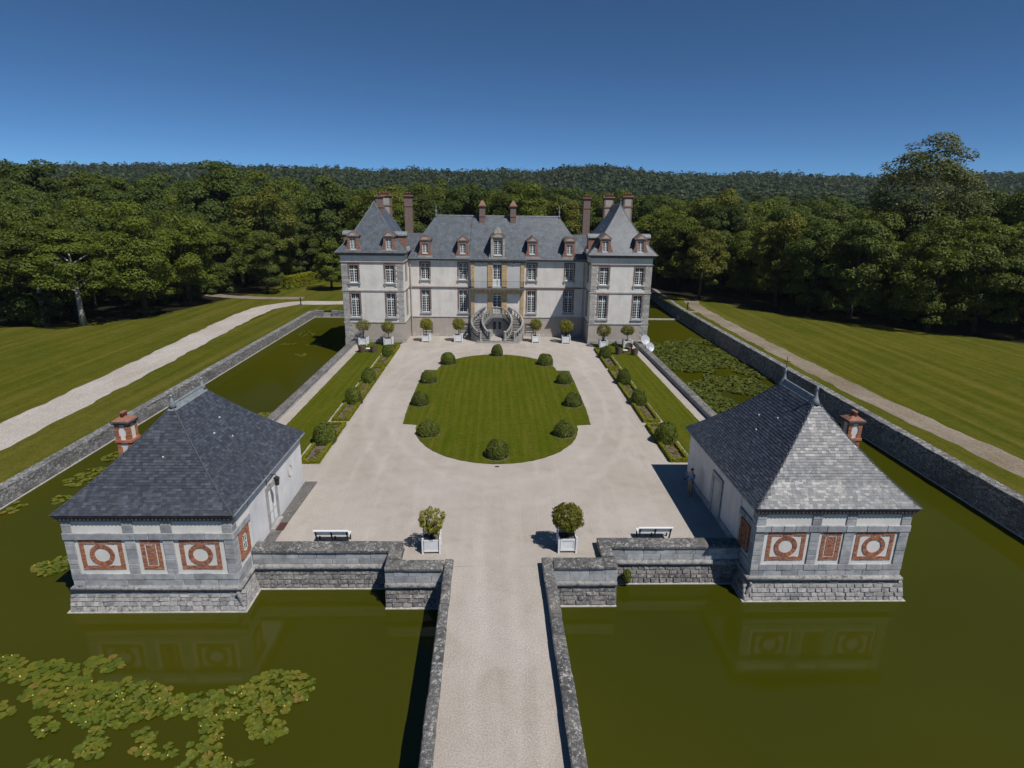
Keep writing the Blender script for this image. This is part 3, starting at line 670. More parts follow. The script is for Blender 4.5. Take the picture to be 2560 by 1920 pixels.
    lead = .965
    st = MB(); r = random.Random(200 + side); cnt = 0; indiv = 0
    for j in range(4):
        for i in range(int(nr * lead)):
            q0, q1 = i / nr, (i + 1.35) / nr
            A, Bq = ring(q0), ring(min(q1, 1.0)); a0, a1, b0, b1 = A[j], A[(j + 1) % 4], Bq[j], Bq[(j + 1) % 4]
            U = (a1 - a0); W_ = U.length; U = U / W_
            up = ((b0 + b1) / 2 - (a0 + a1) / 2); up = up - U * up.dot(U); H = up.length; up = up / H; nn = U.cross(up).normalized()
            s0 = (b0 - a0).dot(U) / H; s1 = (a1 - b1).dot(U) / H
            u = -(.5 if i % 2 else 0) * .19 - .001
            while u < W_ - .01:
                wd = .19 * r.uniform(.9, 1.1); ua, ub = max(u, 0.0), min(u + wd, W_); u += wd
                if ub - ua < .02: continue
                g = .004; lift = .016 + r.uniform(-.004, .008); tw = r.uniform(-.006, .006)
                ta, tb = max(ua, s0 * H), min(ub, W_ - s1 * H)
                if tb <= ta: ta = tb = (ua + ub) / 2
                full = ua >= s0 * H and ub <= W_ - s1 * H
                if j == 0 and full and indiv < 300 and (i * 1000 + ua * 10) and i < 18:
                    c = a0 + U * ((ua + ub) / 2) + nn * lift
                    place('slate', _slate_me, roof, U * (ub - ua - g) + nn * tw, up * H, nn * .014 , c); indiv += 1
                else:
                    P0, P1 = a0 + U * (ua + g / 2), a0 + U * (ub - g / 2); T0, T1 = a0 + U * ta + up * H, a0 + U * tb + up * H
                    st.hexa(slate_quad(P0 + nn * tw, P1 - nn * tw, T0, T1, nn, lift))
    o = st.build('slates', M['slate'], roof); o['kind'] = 'stuff'
    # lead ridge, hips and finials
    Rg = ring(lead - .02); T = ring(1.0); m = MB()
    for j in range(4): 
        a, b, c, d_ = Rg[j], Rg[(j + 1) % 4], T[(j + 1) % 4], T[j]
        up_ = Vector((0, 0, .045)); m.add([a + up_, b + up_, c + up_ * 1.6, d_ + up_ * 1.6], [(0, 1, 2, 3)])
    m.tube([(xr, yr1 - .05, zr + .06), (xr, yr2 + .05, zr + .06)], .06, 8)
    for k_ in range(4): m.tube([(xr, yr1 + (yr2 - yr1) * (k_ + .5) / 4, zr + .06), (xr, yr1 + (yr2 - yr1) * (k_ + .5) / 4 + .04, zr + .06)], .075, 8)
    m.build('lead_ridge', M['lead'], roof)
    for yy in (yr1, yr2):
        if side < 0: MB().lathe([(.17, -.12), (.13, .05), (.075, .2), (.055, .34), (.06, .38), (.085, .40), (.085, .43), (.03, .47)], (xr, yy, zr + .03), 8).build('finial', M['lead'], roof, True)
        else: MB().lathe([(.26, -.25), (.13, .0), (.07, .2), (.045, .4), (.05, .42), (.075, .45), (.055, .55), (.01, .66)], (xr, yy, zr + .02), 8).build('finial', M['lead'], roof, True)
    if side > 0: B('iron_cross', M['iron'], roof, (xr - .012, xr + .012, yr2 - .012, yr2 + .012, zr + .6, zr + 1.25), (xr - .18, xr + .18, yr2 - .01, yr2 + .01, zr + .98, zr + 1.005))
    for j in range(4):
        MB().tube([tuple(ring(i / 12 * lead)[j] + Vector((0, 0, .012))) for i in range(13)], .034, 6).build('hip_cover', M['slate'], roof)
    # roof hooks
    for j, q, f in ((0, .55, .55), (1 if side < 0 else 3, .62, .35), (1 if side < 0 else 3, .7, .6), (1 if side < 0 else 3, .5, .5)):
        Rr = ring(q); p = Rr[j].lerp(Rr[(j + 1) % 4], f)
        MB().box(p.x - .03, p.x + .03, p.y - .05, p.y + .05, p.z, p.z + .05).build('roof_hook', M['white_paint'], roof)
    # gutter on the court side
    gx = x1 + ov if side < 0 else x0 - ov
    MB().tube([(gx, yf - ov + .05, 2.98), (gx, yb + ov - .05, 2.98)], .055, 8).build('gutter', M['lead'], roof)
    # chimney
    cx, cy = (-17.4, 9.6) if side < 0 else (17.42, 10.1); h = .33
    ch = B('chimney', M['cream'], t, (cx - h + .03, cx + h - .03, cy - h + .03, cy + h - .03, 2.9, 5.35))
    m = MB(); z = 2.9
    while z < 5.3:
        for sx in (-1, 1):
            for sy in (-1, 1):
                e = .16 + (.05 if int(z * 100) % 2 else 0); m.box(cx + sx * h - (e if sx > 0 else 0), cx + sx * h + (e if sx < 0 else 0), cy + sy * h - (.17 if sy > 0 else 0), cy + sy * h + (.17 if sy < 0 else 0), z, z + .052)
        z += .062
    o = m.build('brickwork', M['brick_loose'], ch); o['kind'] = 'stuff'
    B('band', M['brick'], ch, (cx - h - .05, cx + h + .05, cy - h - .05, cy + h + .05, 4.42, 4.54))
    B('cap', M['slab'], ch, (cx - h - .06, cx + h + .06, cy - h - .06, cy + h + .06, 5.3, 5.38), (cx - h - .09, cx + h + .09, cy - h - .09, cy + h + .09, 5.38, 5.45))
    MB().frust((cx - h - .05, cx + h + .05, cy - h - .05, cy + h + .05), (cx - .14, cx + .14, cy - .14, cy + .14), 5.45, 5.62).build('cap_slope', M['terracotta'], ch)
    for dy in (-.1, .1): MB().lathe([(.09, 0), (.085, .2), (.1, .22), (.1, .26), (.08, .27)], (cx, cy + dy, 5.58), 8).build('chimney_pot', M['terracotta'], ch, True)
    return t
pavL = pavilion(-1, -17.79, -10.95, 5.12, 13.97, 8.2, 10.95, -14.30, 6.62, 'left entrance pavilion with dark slate hipped roof and brick ring panels',
    [(-17.79, -17.42), (-15.38, -14.94), (-13.83, -13.38), (-11.33, -10.95)], [(-17.28, -15.52), (-13.2, -11.53)], (-14.79, -13.95))
pavR = pavilion(1, 11.2, 17.92, 5.65, 14.98, 8.75, 11.86, 14.62, 6.86, 'right entrance pavilion with silvery slate hipped roof and iron cross',
    [(11.2, 11.6), (13.6, 14.03), (15.09, 15.55), (17.5, 17.92)], [(11.76, 13.46), (15.66, 17.38)], (14.15, 15.02))
# left pavilion court side: door, niche, lantern, mat, slab strip
t = empty('pavilion_door', (-10.94, 9.4, 0)); tag(t, 'grey panelled door in the white court side of left pavilion', 'door')
B('surround', M['limestone'], t, (-10.95, -10.90, 8.72, 8.95, 0.0, 2.05), (-10.95, -10.90, 9.88, 10.12, 0.0, 2.05), (-10.95, -10.90, 8.72, 10.12, 2.05, 2.3), (-10.95, -10.72, 8.8, 10.05, 0.0, .12))
lf = B('leaf', M['grey_paint'], t, (-10.96, -10.925, 8.95, 9.41, .12, 2.05), (-10.96, -10.925, 9.42, 9.88, .12, 2.05))
B('moulding', M['white_paint'], lf, *[(-10.93, -10.915, y, y + .3, z, z + .5) for y in (9.03, 9.5) for z in (.3, .9, 1.45)])
t = empty('blind_niche', (-10.94, 12.1, 1.7)); tag(t, 'small oval blind niche in the white pavilion wall', 'niche')
m = MB(); n = 16
for j in range(n):
    a = 2 * math.pi * j / n
    m.v += [(-10.93, 12.05 + .30 * math.cos(a), 1.68 + .34 * math.sin(a)), (-10.90, 12.05 + .25 * math.cos(a), 1.68 + .29 * math.sin(a)), (-10.935, 12.05 + .22 * math.cos(a), 1.68 + .26 * math.sin(a))]
for j in range(n): a, b = j * 3, ((j + 1) % n) * 3; m.f += [(a, b, b + 1, a + 1), (a + 1, b + 1, b + 2, a + 2)]
m.build('rim', M['limestone'], t); m2 = MB(); m2.add([(-10.934, 12.05 + .22 * math.cos(2 * math.pi * j / n), 1.68 + .26 * math.sin(2 * math.pi * j / n)) for j in range(n)], [tuple(range(n))]); m2.build('recess', M['cream'], t)
t = empty('wall_lantern', (-10.93, 9.3, 2.5)); tag(t, 'black iron wall lantern on bracket above the pavilion door', 'lantern')
MB().tube([(-10.93, 8.95, 2.35), (-10.93, 8.95, 2.85), (-10.8, 8.95, 2.95), (-10.45, 8.95, 2.95), (-10.42, 8.95, 2.86)], .018, 6).tube([(-10.93, 8.95, 2.5), (-10.7, 8.95, 2.72), (-10.6, 8.95, 2.94)], .014, 6).build('bracket', M['iron'], t)
MB().lathe([(.02, .0), (.06, -.03), (.15, -.10), (.16, -.13), (.13, -.14), (.10, -.42), (.11, -.44), (.03, -.50)], (-10.42, 8.95, 2.88), 6).build('lantern_body', M['iron'], t)
o = B('doormat', M['mat_red'], None, (-10.80, -10.36, 8.9, 9.6, .012, .035)); tag(o, 'dark red doormat before the pavilion door', 'doormat')
o = sheet('kerb_slab', [[(-10.94, 7.36, .008), (-10.40, 7.36, .008), (-10.40, 8.6, .008), (-10.32, 11, .008), (-10.22, 14.2, .008), (-10.94, 14.2, .008)]], M['slab'])
# right pavilion court side (in shade): door
t = empty('pavilion_door', (11.19, 10.2, 0)); tag(t, 'shaded door with stone surround in the right pavilion court wall', 'door')
B('surround', M['limestone'], t, (11.12, 11.2, 9.55, 9.85, 0, 2.05), (11.12, 11.2, 10.65, 10.95, 0, 2.05), (11.12, 11.2, 9.55, 10.95, 2.05, 2.3)); B('leaf', M['grey_paint'], t, (11.15, 11.2, 9.85, 10.65, .05, 2.05))
B('plinth', M['ashlar'], pavR, (11.14, 11.2, 7.65, 9.5, 0, .32), (11.14, 11.2, 11.0, 14.97, 0, .32))
# ================================================================ CHATEAU
CH = empty('chateau', (0, 54, 0)); tag(CH, 'large white plastered chateau with steep slate roofs, corner towers and brick dormers', 'building')
A1, A2, YT, YW, YC = 10.48, 17.33, 50.0, 53.78, 53.48
def holed(x0, x1, z0, z1, holes, y0, y1, m=None):
    """wall slab facing -y with rectangular openings (a,b,c,d)=(x0,x1,z0,z1)"""
    m = m or MB(); xs = sorted({x0, x1, *[h[0] for h in holes], *[h[1] for h in holes]})
    for a, b in zip(xs[:-1], xs[1:]):
        c = (a + b) / 2; hs = sorted([(h[2], h[3]) for h in holes if h[0] < c < h[1]]); z = z0
        for h0, h1 in hs:
            if h0 > z: m.box(a, b, y0, y1, z, h0)
            z = h1
        if z < z1: m.box(a, b, y0, y1, z, z1)
    return m
def glazing(cx, w_, z0, z1, y, cols, rows, mid=None):
    m = MB(); a, b = cx - w_ / 2, cx + w_ / 2; f = .06
    m.box(a, a + f, y - .05, y, z0, z1); m.box(b - f, b, y - .05, y, z0, z1); m.box(a + f, b - f, y - .05, y, z0, z0 + f * 1.4); m.box(a + f, b - f, y - .05, y, z1 - f, z1)
    m.box(cx - .05, cx + .05, y - .06, y, z0 + f * 1.4, z1 - f)
    for s in (-1, 1):
        l, r_ = (a + f, cx - .05) if s < 0 else (cx + .05, b - f); n = max(1, cols // 2)
        for i in range(1, n): u = l + (r_ - l) * i / n; m.box(u - .014, u + .014, y - .035, y, z0 + f * 1.4, z1 - f)
        for i in range(1, rows): v = z0 + (z1 - z0) * i / rows; m.box(l, r_, y - .036, y, v - .014, v + .014)
    if mid: m.box(a + f, b - f, y - .058, y, mid - .04, mid + .04)
    return m
def chwindow(cx, w_, z0, z1, y, sur='brick', cols=4, rows=7, label=None, feet=True, mid=True):
    gy = y + .2
    o = glazing(cx, w_, z0, z1, gy, cols, rows, (z0 + (z1 - z0) * .74) if mid else None).build('window', M['white_paint'], CH)
    B('pane', M['glass'], o, (cx - w_ / 2, cx + w_ / 2, gy + .004, gy + .03, z0, z1))
    if sur:
        s_ = .17; zs = z0 + .38
        B('surround', M['brick_old'], o, (cx - w_ / 2 - s_, cx - w_ / 2, y - .035, y + .22, zs, z1), (cx + w_ / 2, cx + w_ / 2 + s_, y - .035, y + .22, zs, z1), (cx - w_ / 2 - s_, cx + w_ / 2 + s_, y - .035, y + .22, z1, z1 + .22))
        Bs('jamb_stone', M['limestone'], o, (cx - w_ / 2 - s_, cx - w_ / 2, y - .04, y + .22, z0 - .02, zs), (cx + w_ / 2, cx + w_ / 2 + s_, y - .04, y + .22, z0 - .02, zs))
        bx = [(cx - w_ / 2 - s_ - .04, cx + w_ / 2 + s_ + .04, y - .13, y + .2, z0 - .14, z0 - .02)]
        if feet: bx += [(cx - w_ / 2 - s_, cx - w_ / 2 - .02, y - .09, y + .05, z0 - .36, z0 - .14), (cx + w_ / 2 + .02, cx + w_ / 2 + s_, y - .09, y + .05, z0 - .36, z0 - .14)]
        B('sill', M['limestone'], o, *bx)
        if not feet: B('guard_bar', M['white_paint'], o, (cx - w_ / 2 + .02, cx + w_ / 2 - .02, y - .02, y + .02, z0 + .02, z0 + .12))
    return o
# --- towers
TW = [15.95, 11.97]; W2 = .98
for s in (-1, 1):
    x0, x1 = sorted((s * A1, s * A2)); hs = []
    for c in TW:
        cx = s * c; hs += [(cx - W2 / 2 - .17, cx + W2 / 2 + .17, 6.42, 8.97), (cx - W2 / 2 - .17, cx + W2 / 2 + .17, 2.8, 5.82)]
    hs = []
    for c in TW:
        cx = s * c; hs += [(cx - W2 / 2, cx + W2 / 2, 6.8, 8.74), (cx - W2 / 2, cx + W2 / 2, 2.9, 5.6)]
        chwindow(cx, W2, 6.8, 8.74, YT); chwindow(cx, W2, 2.9, 5.6, YT, rows=9, feet=False)
    wl = holed(x0, x1, 2.35, 9.0, hs, YT, YT + .45).build('wall', M['plaster'], CH)
    B('plinth_wall', M['plaster_low'], CH, (x0, x1, YT - .02, YT + .45, .45, 2.27)); B('wall', M['plaster'], CH, (x0, x1, YT + .45, 60.0, 2.27, 9.75)); B('plinth_wall', M['plaster_low'], CH, (x0 + .01, x1 - .01, YT + .45, 60.0, WZ - .3, 2.27))
    B('footing', M['limestone'], CH, (x0 - .04, x1 + .04, YT - .07, YT + .45, WZ - .3, .45))
    # dressed corner stones
    for e, dirn in ((x0, 1), (x1, -1)):
        for (za, zb) in ((2.40, 5.84), (6.0, 8.95)):
            z = za; i = 0
            n = round((zb - za) / .3); hh = (zb - za) / n
            for i in range(n):
                wd = .95 if i % 2 else .68; c = Vector((e + dirn * wd / 2, YT + .05, za + hh * (i + .5)))
                place('quoin_stone', stone_mesh(M['limestone'], 'block')[i % 6], wl, Vector((wd - .015, 0, 0)), Vector((0, .16, 0)), Vector((0, 0, hh - .015)), c)
    for e, dirn in (((x0, 1),) if s < 0 else ((x1, -1),)):
        for i in range(6):
            wd = .9 if i % 2 else .65; place('quoin_stone', stone_mesh(M['limestone'], 'block')[i % 6], wl, Vector((wd - .015, 0, 0)), Vector((0, .16, 0)), Vector((0, 0, .285)), Vector((e + dirn * wd / 2, YT + .03, .45 + .3 * (i + .5))))
    # inner return of the tower with narrow windows
    xi = x1 if s < 0 else x0
    for z0, z1 in ((6.8, 8.74), (2.9, 5.6)):
        o = B('window', M['brick_old'], CH, (xi - .04, xi + .05, 51.5, 51.7, z0, z1) if s < 0 else (xi - .05, xi + .04, 51.5, 51.7, z0, z1), (xi - .04, xi + .04, 52.5, 52.7, z0, z1), (xi - .045, xi + .045, 51.5, 52.7, z1, z1 + .2))
        B('pane', M['glass'], o, (xi - .02, xi + .02, 51.7, 52.5, z0, z1)); B('glazing_bars', M['white_paint'], o, *[(xi - .03, xi + .03, y - .02, y + .02, z0, z1) for y in (51.75, 52.1, 52.45)])
    # string courses, frieze, cornice
    def course(nm, mt, z0, z1, p): return B(nm, mt, CH, (x0 - p, x1 + p, YT - p, 60.0 + p, z0, z1))
    course('string_course', M['limestone'], 2.27, 2.40, .07); course('string_course', M['limestone'], 5.86, 6.0, .08)
    course('string_course', M['brick_old'], 8.98, 9.1, .09); course('frieze', M['plaster'], 9.1, 9.78, .012)
    course('cornice', M['brick_old'], 9.78, 9.92, .12); course('cornice', M['slab'], 9.92, 10.1, .3)
# --- wings
hsW = []
for s in (-1, 1):
    for c in (8.5, 4.07):
        cx = s * c
        hsW += [(cx - .48, cx + .48, 6.8, 8.66), (cx - .48, cx + .48, 2.88, 5.54)]
        chwindow(cx, .96, 6.8, 8.66, YW); chwindow(cx, .96, 2.88, 5.54, YW, rows=9, feet=False)
for s in (-1, 1):
    a, b = sorted((s * 3.15, s * A1))
    holed(a, b, 2.4, 9.0, [h for h in hsW if a < h[0] < b], YW, YW + .45).build('wall', M['plaster'], CH)
    bw = [(s * 8.35 - .45, s * 8.35 + .45, .35, 1.5), (s * 3.95 - .45, s * 3.95 + .45, .35, 1.5)]
    holed(a, b, 0, 2.32, bw, YW - .02, YW + .45).build('plinth_wall', M['plaster_low'], CH)
    for h in bw:
        cx = (h[0] + h[1]) / 2
        o = B('basement_window', M['white_paint'], CH, *[(h[0] + .06 + .13 * i, h[0] + .085 + .13 * i, YW + .02, YW + .05, .35, 1.5) for i in range(7)], (h[0], h[1], YW + .015, YW + .055, .6, .64), (h[0], h[1], YW + .015, YW + .055, 1.2, 1.24))
        B('pane', M['glass'], o, (h[0], h[1], YW + .25, YW + .28, .35, 1.5)); B('surround', M['brick_old'], o, (h[0] - .16, h[0], YW - .04, YW + .1, .3, 1.5), (h[1], h[1] + .16, YW - .04, YW + .1, .3, 1.5), (h[0] - .16, h[1] + .16, YW - .04, YW + .1, 1.5, 1.66))
    B('footing', M['limestone'], CH, (a, b, YW - .07, YW - .02, 0, .3))
    B('string_course', M['limestone'], CH, (a, b, YW - .08, YW + .45, 2.32, 2.4)); B('string_course', M['brick_old'], CH, (a, b, YW - .1, YW, 5.82, 5.96))
    B('cornice', M['brick_old'], CH, (a, b, YW - .08, YW + .45, 9.0, 9.12)); B('cornice', M['slab'], CH, (a, b, YW - .26, YW + .45, 9.12, 9.27))
    MB().tube([(s * 10.2, YW - .12, .1), (s * 10.2, YW - .12, 9.1)], .05, 6).build('drain_pipe', M['plaster_low'], CH)
B('wall', M['plaster'], CH, (-A1, A1, YW + .45, 61.7, 0, 9.2))
# --- central bay
P0 = [(-3.15, -2.7), (-1.17, -.57), (.50, 1.14), (2.7, 3.15)]
cb = holed(-3.15, 3.15, 0, 9.0, [(-.52, .46, 6.1, 8.62), (-.52, .46, 2.9, 5.5), (-.75, .75, .05, 2.0)], YC, YW + .45).build('wall', M['panel_grey'], CH)
Bs('panel', M['plaster'], CH, (-2.7, -1.17, YC - .02, YC, 2.3, 5.15), (1.14, 2.7, YC - .02, YC, 2.3, 5.15))
for a, b in P0:
    for za, zb in ((2.2, 5.25), (6.05, 8.8)):
        n = round((zb - za) / .27); hh = (zb - za) / n
        for i in range(n): place('pilaster_block', stone_mesh(M['ochre'], 'block')[i % 6], cb, Vector((b - a, 0, 0)), Vector((0, .2, 0)), Vector((0, 0, hh - .016)), Vector(((a + b) / 2, YC + .02, za + hh * (i + .5))))
    B('pilaster_base', M['limestone'], CH, (a - .02, b + .02, YC - .1, YC + .1, 0, 2.2))
B('entablature', M['ochre'], CH, (-3.16, 3.16, YC - .06, YC, 5.27, 5.68)); B('cornice', M['slab'], CH, (-3.3, 3.3, YC - .1, YC, 8.85, 9.05), (-3.4, 3.4, YC - .3, YW, 9.05, 9.27))
for cx in (-1.94, 1.92): MB().lathe([(.05, -.1), (.1, -.05), (.1, .05), (.04, .1)], (cx, YC - .06, 8.7), 8).build('boss', M['limestone'], CH)
def frdoor(z0, z1, solid):
    o = glazing(-.03, .98, z0 + solid, z1, YC + .2, 4, 5 if solid > .5 else 6, z1 - .5).build('french_door', M['white_paint'], CH)
    Bs('door_panel', M['white_paint'], o, (-.52, -.06, YC + .14, YC + .2, z0, z0 + solid), (0, .46, YC + .14, YC + .2, z0, z0 + solid)); B('pane', M['glass'], o, (-.52, .46, YC + .204, YC + .23, z0, z1))
frdoor(6.1, 8.62, .75); frdoor(2.9, 5.5, .35)
o = B('basement_door', M['grey_paint'], CH, (-.7, -.02, YC + .15, YC + .2, .05, 2.0), (.02, .7, YC + .15, YC + .2, .05, 2.0)); B('pane', M['glass'], o, (-.5, -.14, YC + .14, YC + .155, .9, 1.8), (.14, .5, YC + .14, YC + .155, .9, 1.8))
bal = B('balcony', M['slab'], CH, (-3.2, 3.2, YC - .78, YC, 5.72, 5.88))
for cx in (-2.9, -1.4, -.85, .8, 1.4, 2.9): MB().xprism([(YC, 5.2), (YC, 5.72), (YC - .65, 5.72), (YC - .55, 5.55), (YC - .15, 5.4)], cx - .09, cx + .09).build('bracket', M['ochre'], bal)
m = MB()
for z in (6.75, 5.98): m.tube([(-3.1, YC - .02, z), (-3.1, YC - .72, z), (3.1, YC - .72, z), (3.1, YC - .02, z)], .014, 4)
for i in range(41): x = -3.1 + 6.2 * i / 40; m.tube([(x, YC - .72, 5.88), (x, YC - .72, 6.75)], .006, 4)
for i in range(4): m.tube([(3.1, YC - .1 - .16 * i, 5.88), (3.1, YC - .1 - .16 * i, 6.75)], .012, 4); m.tube([(-3.1, YC - .1 - .16 * i, 5.88), (-3.1, YC - .1 - .16 * i, 6.75)], .008, 4)
m.build('railing', M['iron'], bal)
# --- roofs
def hip(x0, x1, y0, y1, rx0, rx1, ry0, ry1, ez, rz, flare=.18, nr=10, cap=True):
    m = MB()
    for i in range(nr + 1):
        q = i / nr; g = (1 - flare) * q + flare * q * q; z = ez + (rz - ez) * g
        m.v += [(x0 + (rx0 - x0) * q, y0 + (ry0 - y0) * q, z), (x1 + (rx1 - x1) * q, y0 + (ry0 - y0) * q, z), (x1 + (rx1 - x1) * q, y1 + (ry1 - y1) * q, z), (x0 + (rx0 - x0) * q, y1 + (ry1 - y1) * q, z)]
    for i in range(nr):
        for j in range(4): m.f.append((i * 4 + j, i * 4 + (j + 1) % 4, (i + 1) * 4 + (j + 1) % 4, (i + 1) * 4 + j))
    m.f.append((3, 2, 1, 0)); return m
def finial(par, x, y, z, s_=1.0): MB().lathe([(.22 * s_, -.2), (.1 * s_, .1), (.06 * s_, .35 * s_), (.13 * s_, .5 * s_), (.1 * s_, .62 * s_), (.03 * s_, .8 * s_), (.05 * s_, 1.0 * s_), (.01, 1.25 * s_)], (x, y, z), 8).build('finial', M['lead'], par, True)
for s in (-1, 1):
    x0, x1 = sorted((s * A1, s * A2)); cx = s * 13.9; e = .45
    rf = hip(x0 - e, x1 + e, YT - e, 60.0 + e, cx, cx, 52.9, 57.8, 10.1, 15.5, .30).build('roof', M['slate_roof'], CH)
    MB().tube([(cx, 52.85, 15.5), (cx, 57.85, 15.5)], .08, 6).build('ridge_lead', M['lead'], rf)
    for k_, (hx, hy) in enumerate(((x0 - e, YT - e), (x1 + e, YT - e))):
        pts = []
        for i in range(11):
            q = i / 10; g = .7 * q + .3 * q * q; pts.append((hx + (cx - hx) * q, hy + (52.9 - hy) * q, 10.12 + 5.4 * g))
        MB().tube(pts, .045, 5).build('hip_lead', M['lead'], rf)
    if s > 0: finial(rf, cx, 52.95, 15.4, .6)
    # roof pans / skylights on the inner slope
    for q, f in ((.35, .3), (.55, .42), (.62, .5), (.25, .45)):
        xi = (x1 + e) if s < 0 else (x0 - e); xx = xi + (cx - xi) * q; g = .7 * q + .3 * q * q; B('roof_pan', M['lead'], rf, (xx - .07, xx + .07, 52.9 + f * 4, 53.1 + f * 4, 10.1 + 5.4 * g, 10.2 + 5.4 * g))
mr = hip(-11.1, 11.1, YW - .36, 61.9, -7.46, 7.46, 57.78, 57.78, 9.27, 14.0, .16).build('roof', M['slate_roof'], CH)
m = MB()
for i in range(8):
    q, q2 = i / 8, (i + 1) / 8; f = lambda t_: (YW - .52 + (57.72 - YW + .52) * t_, 9.27 + (14.05 - 9.27) * (.84 * t_ + .16 * t_ * t_))
    (ya, za), (yb_, zb) = f(q), f(q2); m.hexa([(-3.35 + .3 * q, ya, za), (3.35 - .3 * q, ya, za), (3.35 - .3 * q, ya + .5, za - .2), (-3.35 + .3 * q, ya + .5, za - .2), (-3.35 + .3 * q2, yb_, zb), (3.35 - .3 * q2, yb_, zb), (3.35 - .3 * q2, yb_ + .5, zb - .2), (-3.35 + .3 * q2, yb_ + .5, zb - .2)])
m.build('roof_break', M['slate_roof'], mr)
B('gutter', M['lead'], mr, (-3.4, 3.4, YW - .62, YW - .5, 9.2, 9.3), (-10.4, -3.4, YW - .45, YW - .34, 9.2, 9.29), (3.4, 10.4, YW - .45, YW - .34, 9.2, 9.29))
MB().tube([(-7.46, 57.78, 14.0), (7.46, 57.78, 14.0)], .09, 6).build('ridge_lead', M['lead'], mr)
for s in (-1, 1): finial(mr, s * 7.46, 57.78, 14.0, .95)
for s in (-1, 1):
    m = MB(); a, b = sorted((s * 8.0, s * 13.0)); m.xprism([(YW - .3, 9.26), (57.78, 11.92), (61.8, 9.26)], a, b)
    m.build('link_roof', M['slate_roof'], CH)
# --- dormers
def dormer(cx, y, z0, w_, wz0, wz1, ztop, kind, brick=None, depth=2.6, ww=.64, wing=.24):
    brick = brick or M['brick_dormer']; zb = ztop - (.56 if kind == 'seg' else .66 if kind == 'tri' else .62)
    d = holed(cx - w_ / 2, cx + w_ / 2, z0, zb, [(cx - ww / 2, cx + ww / 2, wz0, wz1)], y, y + .3).build('dormer', brick, CH)
    # scrolled wings
    for s in (-1, 1):
        xa = cx + s * w_ / 2; pr = [(xa, z0), (xa + s * wing, z0), (xa + s * wing, z0 + .28), (xa + s * wing * .6, z0 + .5), (xa + s * wing * .25, z0 + .75), (xa, z0 + 1.05)]
        MB().yprism(pr, y + .02, y + .26).build('scroll', brick, d)
    B('base', M['limestone'], d, (cx - w_ / 2 - wing - .02, cx + w_ / 2 + wing + .02, y - .05, y + .28, z0 - .12, z0 + .1))
    B('entablature', M['limestone'], d, (cx - w_ / 2 - .04, cx + w_ / 2 + .04, y - .06, y + .3, zb, zb + .1))
    h = ztop - zb - .1; p = w_ / 2 + .12
    if kind == 'tri': poly = [(cx - p, zb + .1), (cx + p, zb + .1), (cx, ztop)]
    else: poly = [(cx - p, zb + .1), (cx + p, zb + .1)] + [(cx + p * math.cos(math.pi * i / 8), zb + .1 + h * math.sin(math.pi * i / 8)) for i in range(1, 8)]
    MB().yprism(poly, y - .1, y + .3).build('pediment', brick, d)
    ipoly = [(cx + (px - cx) * .62, zb + .14 + (pz - zb - .1) * .62) for px, pz in poly]
    MB().yprism(ipoly, y - .125, y - .1).build('tympanum', M['plaster_low'], d)
    roofp = [(cx + (px - cx) * 1.06, pz + .05) for px, pz in poly]
    MB().yprism(roofp, y + .3, y + depth).build('dormer_roof', M['slate_roof'], d)
    B('cheek', M['slate_roof'], d, (cx - w_ / 2 + .02, cx - w_ / 2 + .12, y + .3, y + depth, z0, zb + .1), (cx + w_ / 2 - .12, cx + w_ / 2 - .02, y + .3, y + depth, z0, zb + .1), (cx - w_ / 2 + .12, cx + w_ / 2 - .12, y + .5, y + depth, z0, zb + .1))
    glazing(cx, ww, wz0, wz1, y + .16, 4, 4 if kind != 'big' else 7).build('glazing_bars', M['white_paint'], d)
    B('pane', M['glass'], d, (cx - ww / 2, cx + ww / 2, y + .165, y + .19, wz0, wz1)); B('sill', M['white_paint'], d, (cx - ww / 2, cx + ww / 2, y - .04, y + .16, wz0 - .1, wz0))
    return d
for s in (-1, 1):
    dormer(s * 8.4, YW - .2, 9.45, 1.16, 9.85, 10.95, 11.78, 'seg'); dormer(s * 4.05, YW - .2, 9.45, 1.16, 9.85, 10.95, 11.85, 'tri')
    dormer(s * 15.8, YT - .2, 10.3, 1.16, 10.48, 11.62, 12.42, 'tri'); dormer(s * 11.9, YT - .2, 10.3, 1.16, 10.48, 11.62, 12.42, 'tri')
    # side dormers of the towers, seen edge on
    for xe, o_ in ((s * A2, s), (s * A1, -s)):
        xa, xb = sorted((xe + o_ * .18, xe - o_ * 1.6)); yc = YT + 3.4 if o_ == s else YT + 2.5
        d = B('dormer', M['brick_dormer'], CH, (xa, xb, yc - .55, yc + .55, 10.2, 11.85)); m = MB(); pp = [(yc - .68, 11.85)] + [(yc - .68 * math.cos(math.pi * i / 8), 11.85 + .45 * math.sin(math.pi * i / 8)) for i in range(1, 8)] + [(yc + .68, 11.85)]
        m.xprism(pp, xa - .1, xb + .1); m.build('dormer_roof', M['lead'], d)
        xs = xe + o_ * .18; MB().box(min(xs, xs + o_ * .2), max(xs, xs + o_ * .2), yc - .75, yc + .75, 10.2, 10.6).build('scroll', M['limestone'], d)
d = dormer(.03, YC - .25, 9.4, 1.5, 9.72, 11.42, 12.2, 'big', M['brick_old'], 3.2, .98, .3)
Bs('pilaster', M['limestone'], d, (-.78, -.52, YC - .31, YC - .2, 9.5, 11.55), (.58, .84, YC - .31, YC - .2, 9.5, 11.55))
MB().yprism([(.03 - .42, 12.15)] + [(.03 - .42 * math.cos(math.pi * i / 8), 12.15 + .62 * math.sin(math.pi * i / 8)) for i in range(1, 8)] + [(.03 + .42, 12.15)], YC - .3, YC + .5).build('crest', M['limestone'], d)
